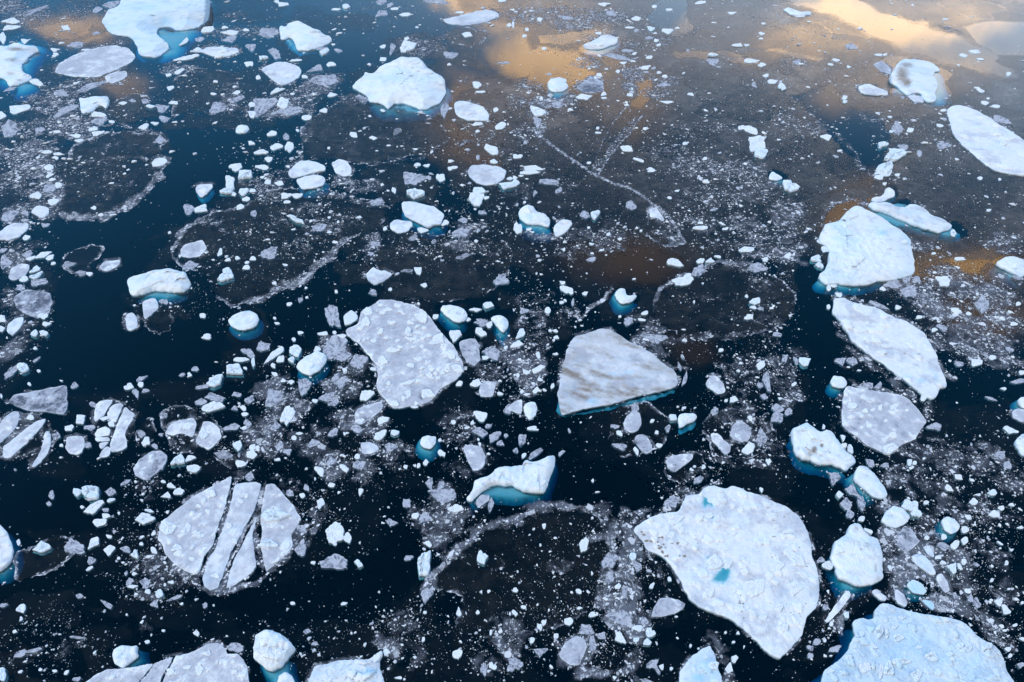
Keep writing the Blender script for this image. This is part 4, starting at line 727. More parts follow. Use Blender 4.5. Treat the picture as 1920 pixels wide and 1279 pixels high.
# ------------------------------------------------------------------ small drifting pieces: centre, width, height, turn (degrees), kind (w white, b blue white, g grey)
SMALL = {
'00': '75 670 90 40 -10 g;410 375 80 28 0 w;415 411 60 30 0 w;275 620 110 50 5 w;185 310 60 40 0 w;725 245 60 30 0 g;490 205 70 35 0 w;840 30 140 50 -10 g;730 70 90 40 -20 g;1690 205 50 22 0 w;1840 225 50 20 0 w;1385 310 85 30 -40 w;1490 300 70 40 0 g;1735 285 130 50 0 g;1885 350 80 60 0 g;1280 660 60 35 0 w;1265 563 45 28 0 w;1338 540 75 34 -25 w;1310 770 60 35 0 w;560 800 100 35 -5 g;460 845 130 70 -20 g;460 700 110 70 20 g;920 772 75 22 -10 w;990 755 60 25 0 g;1125 797 60 35 0 b;1090 765 60 40 0 g;1600 705 50 20 0 w;835 912 50 22 0 w;300 975 80 50 -35 g;430 990 60 20 0 w;700 970 70 30 0 w;575 1020 80 30 0 w;590 1055 60 30 0 w;430 1155 60 25 0 w;425 1185 30 20 0 w;370 1255 70 50 -10 w;1780 740 90 60 -20 g;1775 695 50 35 0 w;1890 785 50 40 0 w;1895 860 60 50 0 w;1885 1075 50 30 0 w;1770 1255 110 55 -5 w;1205 1050 100 70 0 g;20 865 70 50 -10 w;735 857 100 48 0 w;1428 428 180 36 -10 w;1560 220 105 45 -12 w;1735 240 150 36 0 w;125 815 140 75 -10 w;80 970 160 110 -20 g;1640 812 150 80 -20 g;1080 948 90 38 -15 w;1163 925 58 26 5 w;755 910 135 60 -12 g;1238 895 95 46 0 g;725 1002 90 36 -10 w;345 1142 70 32 -5 w;80 155 140 45 -15 w;70 210 140 40 -15 w;20 285 70 70 -20 w;265 80 180 38 -25 g;1220 810 110 60 0 g;1870 480 65 40 0 w;640 375 60 16 0 w;560 340 110 60 -10 g;700 640 240 60 -15 g',
'01': '200 30 80 35 0 w;155 10 40 25 0 w;675 45 70 30 0 b;600 68 70 20 -5 w;945 10 100 40 0 g;930 105 90 55 -15 g;1120 110 90 28 -5 w;1030 65 60 18 0 w;1010 38 60 25 -20 g;85 245 160 80 0 g;130 390 110 80 20 g;50 435 70 35 10 b;510 390 85 40 -5 b;485 365 100 22 -10 g;620 378 70 30 0 g;580 333 28 18 0 w;295 452 70 25 0 w;565 483 70 35 -5 w;455 515 130 50 -15 g;370 575 40 30 0 w;515 600 200 110 -10 g;570 710 70 35 0 w;200 770 115 75 -5 w;20 585 40 30 0 w;160 680 100 40 -20 w;510 830 60 38 0 w;1135 350 120 90 -10 w;1130 292 40 25 0 w;955 352 45 30 -20 w;955 440 50 28 0 w;1020 360 40 90 15 g;1360 10 200 35 0 g;1530 92 60 20 0 w;1900 190 40 30 0 w;1590 262 80 40 0 w;1455 415 100 60 10 g;1210 205 25 15 0 w;590 218 36 12 -15 w;1870 470 90 20 0 g;1840 5 60 20 0 w;1660 635 80 45 0 w;1685 690 60 22 0 w;1655 930 65 40 0 w;1840 945 75 60 -40 w;1800 820 40 40 20 w;1660 985 35 25 0 w;1065 985 80 40 -25 g;730 1012 60 40 10 w;880 1035 70 28 5 w;1195 1120 36 18 0 w;370 885 70 45 -10 w;120 1005 80 38 0 w;165 1098 85 55 -10 w;245 1105 80 70 -30 w;225 1028 50 55 -20 g;50 1140 100 40 0 w;95 1195 55 45 0 w;45 1250 90 45 0 w;1760 1125 130 60 35 w;1785 1215 55 35 0 b;1665 1180 30 40 0 g;1215 1235 50 30 0 w;1490 1255 60 20 0 w;1455 1265 40 30 0 w;855 872 28 18 0 w;950 830 40 22 0 w;800 745 80 70 20 g;1410 830 80 110 -10 g;310 978 30 20 0 w;355 965 55 40 -20 g;240 1250 30 20 0 w;1285 1240 50 25 0 w;60 790 200 140 -10 g;230 830 240 90 -15 g',
'02': '690 30 90 30 0 w;10 185 24 40 0 w;210 145 40 30 0 w;115 220 30 25 0 w;90 270 40 22 0 w;400 130 90 36 0 g;935 142 75 35 0 w;740 100 80 40 0 g;1070 48 35 25 0 w;1180 72 50 20 0 w;1420 18 85 25 -15 w;1650 98 70 22 0 w;1045 215 65 32 0 b;1165 230 95 40 0 w;935 228 40 30 0 g;880 208 75 16 0 w;1080 303 38 28 0 w;1100 338 40 20 0 w;1030 285 60 25 0 g;650 250 50 20 0 w;860 380 90 30 5 g;920 400 38 22 0 w;1028 430 55 26 0 w;835 472 50 22 0 w;905 458 36 18 0 w;1008 508 65 40 0 w;1068 510 36 28 0 g;655 562 56 24 0 w;795 535 32 28 0 w;705 518 26 12 0 w;1145 572 42 22 0 w;1100 545 36 20 0 w;245 365 40 20 0 w;1875 252 60 22 0 w;1870 290 34 16 0 w;1885 175 36 16 0 w;1695 340 70 35 0 w;1762 338 50 18 0 w;1320 378 36 18 0 g;1510 413 70 28 0 b;1500 460 105 55 0 g;1800 458 100 42 0 w;1870 488 70 30 5 w;1547 502 46 14 0 g;1905 568 40 36 0 w;1815 640 45 40 30 g;1340 708 46 24 10 w;1165 765 95 26 0 w;1155 635 100 35 0 g;690 705 60 28 0 w;690 737 46 16 0 w;540 728 110 45 10 w;185 825 120 70 10 w;340 785 90 55 -10 g;220 740 34 26 0 w;125 697 36 14 0 w;880 712 40 30 0 w;575 1222 36 18 0 w;640 960 28 22 0 w;865 1118 110 45 15 w;955 1200 75 26 15 w;1040 1270 70 26 0 w;645 995 44 16 0 w;1298 1078 34 26 0 w;1202 938 18 12 0 w;1725 955 75 40 5 w;1800 980 110 60 15 w;1840 1065 170 100 0 w;1875 1145 100 70 10 b;40 1170 70 36 0 w;155 1258 150 40 -5 w;1450 1190 40 24 0 w;190 910 70 90 0 g',
'03': '1085 38 28 14 0 w;240 120 60 24 0 w;628 355 90 55 0 g;1330 145 40 18 0 w;835 413 60 20 0 w;875 412 40 22 0 w;508 450 60 22 5 w;468 483 52 16 5 w;220 467 65 45 0 g;602 500 26 26 0 w;1472 418 60 32 0 w;1555 383 90 30 -3 w;1595 443 50 22 0 w;1805 555 36 34 0 w;1430 488 22 14 0 w;40 612 75 34 0 w;105 655 55 60 20 b;570 735 46 32 0 w;580 762 34 24 0 b;1565 660 40 18 0 w;1595 682 60 30 15 w;1648 738 26 20 0 w;1630 772 70 28 5 w;1698 797 80 26 5 w;1312 828 50 20 0 w;1285 943 55 26 5 w;440 1025 100 40 10 w;925 988 34 20 0 b;1072 977 60 36 -10 w;970 960 110 80 30 g;855 1085 85 45 10 b;945 1165 165 90 -10 b;895 1245 130 80 -30 b;1010 1100 85 50 0 g;1137 1147 42 52 0 g;1318 1090 92 78 0 g;536 1130 36 18 0 w;915 875 44 16 10 w;1010 732 34 20 0 g;1760 900 140 60 20 g',
'10': '375 35 70 30 -10 w;390 65 50 28 0 w;360 140 120 80 -10 g;440 110 60 40 0 w;395 235 75 55 -20 w;270 185 80 65 -10 w;345 408 60 36 0 g;70 340 160 80 -10 g;190 370 60 25 0 g;195 320 50 40 0 g;200 500 60 38 0 w;1510 283 110 50 -20 w;1415 295 90 80 0 g;1725 80 85 85 0 w;1840 35 130 60 -15 b;1715 150 115 45 -18 b;1825 155 70 60 0 b;1755 175 40 35 0 w;1890 150 50 30 0 w;1845 215 60 36 -10 w;330 632 120 50 -22 w;368 655 70 35 -20 w;210 630 90 50 -30 g;228 662 65 34 -15 w;400 695 32 28 0 w;258 742 90 40 -25 b;265 790 110 35 -22 b;180 812 65 50 -10 w;283 835 115 60 -5 g;150 880 75 50 0 g;35 690 90 100 -30 g;505 710 100 75 -25 g;620 768 90 45 -5 g;670 775 60 30 -10 w;700 282 38 36 0 w;345 1155 65 40 -10 w;260 1220 55 45 -30 b;330 1218 72 38 0 b;15 1110 50 60 0 w;10 1185 50 50 0 w;1700 780 140 85 -10 b;1650 615 60 45 -45 w;1840 725 65 35 -15 w;1780 655 40 28 0 w;1895 658 50 36 -10 w;1713 668 40 26 0 w;1518 1088 52 34 0 w;1550 1235 72 24 -5 w;1555 1255 70 24 0 w;1800 275 70 36 -10 w;1900 320 50 50 0 g;1430 710 150 60 -10 g;1850 690 36 24 0 w;1270 465 30 18 0 w;1230 978 70 40 20 g;320 1090 90 45 -10 w;20 600 60 40 0 g;1010 1010 20 20 0 w',
'11': '95 85 55 42 -25 w;168 95 72 38 0 w;220 190 90 48 -20 w;320 185 80 38 0 w;235 235 50 26 0 w;45 50 40 20 0 w;895 240 120 60 0 g;1170 60 200 100 5 g;1380 45 80 60 20 w;1195 170 115 85 10 b;1240 445 80 45 5 w;1425 395 60 45 0 w;970 430 36 30 0 w;1675 145 105 50 5 b;1650 205 130 90 0 w;1725 205 40 30 0 w;1880 110 110 60 -10 b;1900 60 40 30 0 b;470 435 110 60 -10 g;295 362 115 40 22 b;410 378 28 20 0 w;550 350 28 18 0 w;775 350 45 20 -10 w;285 440 36 14 0 w;550 460 32 22 0 w;90 620 140 90 -10 g;222 708 36 22 0 w;135 845 40 24 0 w;590 535 44 22 0 w;895 550 70 38 0 g;860 625 40 36 -20 g;1215 750 62 55 0 w;1260 855 55 35 0 w;1130 750 80 30 0 g;1840 820 125 80 -5 g;1550 640 120 40 -15 g;1700 315 70 30 10 g;1560 370 80 40 0 g;1535 460 150 90 -15 g;1335 530 36 36 0 g;1180 500 80 45 0 g;600 905 26 24 0 w;248 1002 46 26 -10 w;377 880 26 18 0 w;335 965 42 36 0 g;875 915 65 50 0 g;1005 890 36 24 0 w;575 1100 125 150 -10 g;1755 1005 80 50 0 b;1645 1042 80 38 0 w;1345 1095 44 36 0 w;1595 1115 36 30 0 w;1695 1140 130 60 0 g;1500 1230 105 80 -10 w;1675 1210 100 60 15 w;640 1240 70 36 10 w;590 1215 34 26 0 w;500 1222 95 26 0 w;330 1215 42 30 0 w;155 1145 34 24 0 w;140 1105 26 20 0 w;285 1262 36 30 0 w;1220 1000 24 20 0 w;1450 300 20 14 0 w;1750 1160 50 50 0 w;1035 150 36 50 -20 w;1300 55 30 40 0 g',
'12': '45 420 85 70 10 w;125 440 46 22 0 w;25 95 85 60 -35 b;20 52 40 30 0 w;68 40 40 16 0 w;140 12 150 35 0 w;275 85 120 70 0 g;350 150 70 30 -35 g;172 170 36 44 20 g;95 237 24 18 0 w;625 330 85 60 5 b;545 330 80 60 0 g;895 270 75 80 10 g;1180 205 36 22 0 w;1462 80 48 28 0 w;1240 152 36 18 0 w;1050 5 60 16 0 w;725 478 32 28 0 w;670 597 36 20 0 w;600 620 30 14 0 w;575 430 28 18 0 w;595 550 36 16 30 w;968 452 28 16 0 w;390 590 24 30 0 w;1230 690 120 65 5 w;1485 675 68 38 0 b;1415 672 64 40 -15 w;1545 645 45 22 15 w;1410 745 110 90 -10 g;1295 815 150 85 -20 w;1755 588 105 52 8 w;1410 430 100 36 5 w;1420 392 40 18 0 w;1575 398 60 18 20 w;1600 435 40 26 0 w;415 895 110 52 20 w;378 842 40 32 0 w;550 920 44 30 0 w;270 1050 44 50 20 w;372 990 36 24 0 w;400 975 26 20 0 w;455 990 24 60 0 g;65 1220 55 90 20 b;870 1130 80 60 0 g;810 1095 24 18 0 w;975 1120 50 26 0 w;1000 1065 50 36 0 w;1075 1250 190 80 5 g;325 1200 40 28 0 w;285 1200 26 26 0 w;335 1250 40 30 0 w;1830 975 95 48 5 b;1805 1025 55 28 5 w;1865 1035 50 26 0 g;1780 1095 70 40 0 w;1758 940 28 28 0 w;915 812 24 16 0 w;1430 845 18 14 0 w;600 665 70 40 -25 g;1365 985 20 26 0 w;1850 730 140 80 0 g;1515 292 55 30 0 g;1905 665 40 36 0 w;90 1050 70 60 0 g',
'13': '830 48 70 40 0 w;165 110 125 80 8 b;875 98 30 24 0 w;968 30 50 22 0 w;150 640 60 45 10 w;195 630 22 20 0 w;1590 58 46 24 15 w;1655 295 38 20 0 w;1740 65 26 20 0 w;1390 470 60 40 20 b;1310 830 115 75 0 w;860 885 55 30 0 w;945 850 130 70 0 g;1030 825 60 50 0 g;1115 820 60 55 0 g;455 885 40 45 -20 w;495 865 50 24 0 w;530 930 65 28 20 w;455 1020 30 34 0 w;1610 1010 120 130 0 g;1415 1055 90 45 10 w;1500 1070 46 26 0 w;970 1030 44 36 15 w;1130 1100 50 30 15 w;1245 1195 46 34 0 w;1310 1175 80 50 15 g;1850 1150 60 30 10 w;1875 1000 40 30 0 w;1755 1110 44 36 0 w;1445 665 100 24 0 w;1240 622 36 18 0 w;1880 800 100 36 10 g;1050 900 160 80 0 g;830 1010 200 30 25 g;60 1225 70 40 0 g;430 585 65 60 10 w;362 660 95 46 8 b;385 708 64 44 8 b;380 530 40 20 30 w',
'20': '220 320 36 24 0 w;458 297 24 16 0 w;560 330 60 50 0 g;270 140 60 24 -30 g;288 223 26 26 -40 w;265 50 40 22 0 w;175 200 95 65 -20 b;70 245 140 60 -45 g;1060 280 100 34 -25 g;968 335 70 55 0 w;1050 325 45 40 0 w;1018 388 60 65 0 g;1090 370 60 30 0 g;1465 210 56 40 0 g;1422 252 46 34 0 w;1365 250 55 24 -15 g;1805 135 105 45 8 w;1745 215 125 80 5 b;1900 165 36 60 0 b;1840 200 36 20 0 w;1605 295 140 75 -15 b;1530 340 150 26 -8 g;1600 490 135 95 -20 w;1500 450 80 60 -30 g;1600 420 130 80 10 g;1770 400 80 36 0 g;1865 85 100 80 0 g;605 590 90 80 -30 w;520 652 80 40 -10 w;672 648 80 50 10 g;700 470 50 50 -40 g;228 570 60 45 -20 w;420 710 60 70 0 g;458 782 28 24 0 w;660 775 50 50 -20 g;835 620 60 50 30 w;780 580 70 30 -20 w;1090 755 75 60 -20 w;1060 690 60 70 0 g;1165 790 55 40 -10 g;1210 700 36 30 0 g;1735 645 115 65 -25 g;1830 648 40 28 0 w;1785 785 75 80 20 b;1885 855 90 65 10 w;1895 795 50 50 0 w;1670 855 130 70 10 g;1805 920 75 65 -20 w;1430 875 75 50 -15 w;1330 895 100 80 -35 b;1450 950 95 70 -25 w;1180 915 135 100 -50 g;1085 955 50 55 0 w;1065 910 60 40 0 w;680 1120 165 95 -22 b;575 1130 70 60 0 b;720 1230 180 64 -35 w;830 1190 50 40 0 b;830 1130 70 60 -30 g;665 1185 60 26 0 g;615 1243 36 24 0 w;795 1265 55 30 0 g;1250 1155 75 50 -20 w;1340 1125 85 55 -15 w;1280 1085 70 40 10 w;1225 1050 34 28 0 w;1075 1143 26 20 0 w;1120 1270 70 26 0 b;385 1160 50 60 0 g;370 1215 36 36 -30 g;940 1060 90 30 -35 g;1830 505 55 40 0 w;1835 548 60 26 0 w;1870 440 90 50 -20 g;1760 500 50 40 0 g;10 410 16 36 0 w;115 965 26 20 0 g;1870 1020 80 70 0 g;1860 620 70 60 0 g;1070 990 60 50 0 g;1100 1020 70 40 0 g;1230 550 60 50 0 g',
'21': '125 110 165 58 -38 w;295 65 115 80 -10 b;270 140 65 36 5 b;185 135 65 50 -10 w;130 183 46 36 0 w;140 250 44 36 0 w;210 295 40 30 0 w;268 305 44 36 0 w;360 330 110 130 20 g;130 410 200 120 -25 g;45 40 110 80 0 g;600 70 200 170 20 g;650 100 140 100 -20 g;770 150 140 120 -30 g;665 215 36 32 0 w;875 208 42 30 0 w;600 265 90 45 -25 g;640 310 120 90 10 g;530 420 140 70 -10 g;445 450 40 36 0 w;830 405 95 95 0 w;590 460 90 50 -20 g;1190 490 60 24 -10 w;780 595 75 45 -10 w;955 595 100 55 -15 w;935 700 100 75 -5 w;1035 685 60 45 10 b;760 655 110 60 0 g;225 575 110 130 15 w;150 635 70 85 0 g;430 765 90 75 -10 g;580 690 70 75 20 g;665 695 24 30 -20 w;325 690 44 30 0 w;290 725 40 36 0 w;180 785 70 70 0 g;235 825 70 50 0 g;165 885 36 26 0 w;10 800 36 50 0 w;570 900 65 80 20 g;665 950 80 55 0 w;475 970 85 65 30 w;760 865 45 40 0 w;770 925 95 75 -10 g;565 1075 65 28 10 w;1390 840 55 55 20 w;1380 740 26 28 0 w;1270 910 46 46 0 w;1220 930 28 36 0 w;1120 940 36 30 0 w;1190 930 26 24 0 w;1000 790 100 70 0 g;1690 565 105 75 10 w;1680 680 110 80 15 g;1625 610 28 40 20 w;1580 648 40 22 0 w;1740 632 50 36 0 g;1478 607 40 34 0 w;1785 710 100 70 -35 g;1830 760 50 50 0 g;1670 735 20 20 0 w;1678 770 30 26 0 w;1877 707 36 32 0 g;1530 312 60 40 -15 w;1645 315 80 65 -10 w;1830 395 50 26 0 w;1715 125 55 40 20 w;1755 80 135 110 0 g;1890 500 70 70 0 g;1830 297 26 20 0 w;1305 1065 60 90 10 g;785 1130 40 55 0 w;250 1140 65 55 30 g;350 1155 46 40 20 w;490 1210 65 85 20 w;380 1095 50 50 0 g;1130 1210 70 80 30 g;1420 1160 180 140 0 g;1385 1090 50 90 10 g;1760 1220 60 90 15 g;1490 1255 120 60 0 w;1875 45 34 30 0 w;460 60 60 40 0 w',
'22': '205 205 80 65 -20 w;105 232 55 38 -10 w;208 285 36 36 0 w;185 365 60 50 0 w;72 375 30 36 0 w;160 318 34 24 0 w;305 330 30 46 10 w;45 20 110 50 0 w;195 105 36 46 -20 w;330 95 40 24 0 w;45 255 36 30 0 w;60 137 28 22 0 w;110 400 46 22 0 w;160 655 75 45 -5 w;70 735 65 95 15 g;170 845 130 45 -30 g;85 855 40 36 0 w;25 815 46 40 0 g;370 835 55 30 -40 g;430 670 16 40 -20 g;1210 575 55 50 0 b;1665 430 65 50 5 w;1605 445 26 24 0 w;1870 175 75 55 -20 w;1910 295 70 150 0 g;1860 330 46 50 20 g;1895 415 60 46 0 g;1700 220 32 20 0 w;1715 165 30 18 0 w;1570 65 36 30 0 w;1525 520 85 50 -15 g;1785 575 42 42 0 w;1770 810 70 110 40 w;1870 720 90 150 0 g;1170 655 55 50 0 g;1050 600 36 28 0 w;810 690 46 46 0 w;800 785 120 50 10 g;930 820 70 30 60 w;1100 780 46 40 0 w;1085 685 30 30 0 w;770 640 60 40 0 g;920 490 80 60 0 g;1435 945 30 36 0 w;1345 960 36 26 0 w;1370 940 26 20 0 w;1185 1015 26 20 0 w;1395 1040 80 50 -20 g;1190 1200 120 110 -30 g;1870 1115 30 40 0 w;640 1130 36 14 0 w;605 1045 20 30 0 w;1290 290 30 110 15 g;1260 190 30 60 -20 g;1280 115 20 50 -30 g;1435 945 30 36 0 w;1700 700 60 50 0 w;1290 500 30 20 0 w',
'23': '130 125 50 55 0 g;280 155 80 70 20 b;210 150 34 70 -35 g;195 320 34 40 0 w;550 150 75 75 0 g;635 155 100 60 10 g;682 218 36 14 0 w;70 500 85 70 20 g;70 570 100 80 0 g;150 530 60 60 0 g;90 430 30 26 0 w;750 330 90 50 0 g;830 330 60 50 0 g;1168 422 65 42 10 w;1260 640 110 60 10 g;560 800 50 36 30 w;615 810 55 60 0 b;420 640 30 30 0 w;560 720 36 55 -20 w;770 910 70 75 20 g;500 1020 115 95 35 g;540 1155 50 60 10 b;630 1120 80 110 -35 g;590 1220 80 120 -20 g;700 1215 70 110 -25 g;1060 905 40 46 0 w;1100 910 36 30 0 w;1075 948 40 26 0 w;1360 1105 85 36 35 w;1430 1020 75 40 30 w;1690 1135 75 46 10 b;1545 1205 60 60 0 w;1750 1250 46 40 0 w;1185 1210 40 30 0 w;1825 670 105 60 15 w;1570 155 95 50 5 w;1445 170 70 44 20 g;1685 120 55 36 0 w;1880 300 110 50 5 g;1772 355 46 24 5 w;1680 430 90 26 20 g;1800 930 80 50 30 g;1740 850 90 60 10 g;880 930 70 40 0 g;1580 1150 50 20 0 w;1410 940 26 20 0 w;1170 880 24 18 0 w;1810 60 60 40 30 g;1530 1040 40 24 0 w;1825 1225 50 26 0 w;1905 235 50 36 0 w;5 900 40 60 0 w;1080 1230 120 100 25 b',
'30': '135 228 36 44 20 w;315 265 125 95 -15 b;745 80 95 70 -10 w;800 25 65 40 0 w;1085 45 145 85 -22 w;815 185 40 34 0 w;705 235 110 64 -30 w;815 290 105 72 0 w;920 380 26 18 0 w;890 350 28 20 0 w;685 370 75 55 -20 g;670 425 55 26 -30 w;1150 290 55 50 0 w;1010 315 65 60 -20 b;940 275 70 60 0 g;1115 335 50 26 -20 w;1060 185 34 22 -20 w;1150 165 36 30 -20 w;1060 240 40 22 0 w;1005 465 40 30 0 w;1000 560 80 30 -15 w;945 465 30 36 0 g;980 520 60 60 0 g;1090 540 90 80 0 g;1190 620 55 70 0 b;1115 595 40 40 0 w;1285 530 50 26 0 w;1240 545 26 22 0 w;1020 618 34 20 0 w;1165 690 70 60 0 g;1320 640 110 36 -15 g;1365 688 28 24 0 w;1235 380 28 20 0 w;600 630 55 40 -10 g;150 725 60 75 25 w;160 798 28 36 20 w;30 695 60 36 0 g;110 900 36 24 -10 w;800 695 110 36 38 g;600 943 120 22 5 g;1540 700 36 55 20 g;1475 910 40 46 30 w;1225 890 26 22 0 w;265 1035 130 36 -22 g;150 1065 110 50 -20 g;15 1210 60 90 0 b;300 1185 30 26 0 w;410 1195 32 28 0 w;500 1205 36 40 30 w;150 1200 36 24 -20 w;1105 975 40 26 -20 w;575 1255 60 40 0 g;950 770 20 16 0 w;548 262 130 150 25 g;1700 930 20 14 0 w;1760 1010 110 90 20 g',
'31': '430 380 34 30 0 w;775 390 60 58 -20 b;685 200 65 75 20 w;585 232 40 36 -10 w;340 125 70 70 0 g;660 685 50 26 -10 w;280 688 40 24 0 w;385 895 50 46 0 g;445 985 55 36 0 g;1195 28 55 50 0 w;1265 40 100 90 0 g;1010 80 80 70 0 g;1295 240 50 50 0 w;1310 480 80 70 -30 g;1290 610 95 140 15 g;1690 335 75 95 30 b;1145 345 90 36 -10 g;1365 318 26 24 0 w;1520 755 46 68 0 w;1665 755 30 36 0 w;1690 600 26 26 0 w;1265 755 30 22 0 w;1505 1070 75 75 0 w;1255 960 30 36 0 w;1195 1090 30 24 0 w;975 1045 50 68 20 w;1790 1160 36 50 0 w;1760 1150 30 50 0 w;1715 1190 50 110 10 g;1075 1245 50 26 0 w;1835 895 36 36 0 w;1760 900 24 40 0 w;1910 1170 50 70 0 g;580 150 140 180 25 w;605 380 215 120 10 g;332 280 90 120 35 g;1248 380 105 200 15 b',
'32': '540 250 75 110 15 w;240 105 32 40 0 w;165 127 22 20 0 w;495 595 40 46 0 w;435 825 60 68 0 w;240 830 45 40 0 w;210 870 36 60 0 w;605 770 55 40 -20 w;505 720 40 26 0 w;330 925 50 36 30 w;150 970 50 40 -30 w;25 765 50 50 0 w;85 713 40 30 0 w;25 585 40 40 0 w;745 360 110 155 5 g;905 335 55 60 0 b;930 400 60 110 -25 g;735 500 60 110 10 g;800 555 50 50 0 w;845 590 50 90 0 g;1180 505 28 40 0 w;1050 550 46 46 0 w;1030 440 60 20 20 g;810 790 200 130 20 g;815 945 75 110 -30 w;945 870 65 55 10 b;1035 905 75 76 10 b;1015 975 60 55 0 b;930 958 44 36 0 b;990 815 70 70 0 g;600 990 75 100 0 g;560 890 120 80 0 g;675 930 60 60 0 g;215 1045 110 90 20 g;30 1140 100 110 0 g;1050 1140 80 80 0 g;1085 1180 34 80 -30 g;1125 1160 40 40 0 w;1195 1175 26 26 0 w;1630 1180 60 85 0 w;1665 1100 60 50 30 w;1340 1005 20 30 0 w;1695 910 30 24 0 w;1600 905 22 20 0 w;1660 975 24 20 0 w;1235 785 24 20 0 w;1010 1270 100 36 10 g',
'33': '705 55 50 40 0 w;615 20 60 70 0 g;445 400 75 78 0 w;405 360 60 50 0 g;430 710 40 50 0 g;590 775 36 60 -20 b;920 418 55 40 -10 w;870 355 24 30 0 w;1115 15 90 50 10 b;1320 188 46 44 0 w;1187 192 36 36 0 w;1400 245 85 55 10 w;1475 220 60 60 20 w;1480 130 46 60 -20 w;1390 415 85 75 30 b;1440 410 26 70 -30 w;1470 372 46 46 20 w;1280 340 50 36 10 w;1310 380 46 36 0 w;1320 265 100 60 10 g;1560 395 65 28 10 g;1680 510 30 30 0 w;1680 405 26 22 0 w;1790 385 36 36 0 w;1805 578 30 14 0 w;1830 285 28 26 0 w;1740 235 46 22 30 w;1695 20 80 60 20 w;1500 40 55 36 10 w;1895 115 46 26 0 w;1735 670 75 60 20 w;1780 735 50 100 -20 w;1905 680 30 22 0 w;1500 590 50 40 10 w;1520 640 40 80 0 g;1410 630 40 60 -30 g;1565 690 50 80 -35 g;1755 857 46 26 30 w;1775 890 34 22 0 w;1385 740 30 26 0 w;1850 850 34 28 0 w;1800 1030 46 36 0 w;1820 1080 40 28 0 w;425 962 30 30 0 w;360 980 65 50 0 g;320 1020 55 40 0 g;320 1078 50 40 0 g;470 1080 20 14 0 w;490 1030 110 50 -15 g;475 835 40 34 0 w;1910 950 60 24 15 w;1900 1150 60 50 0 g',
}
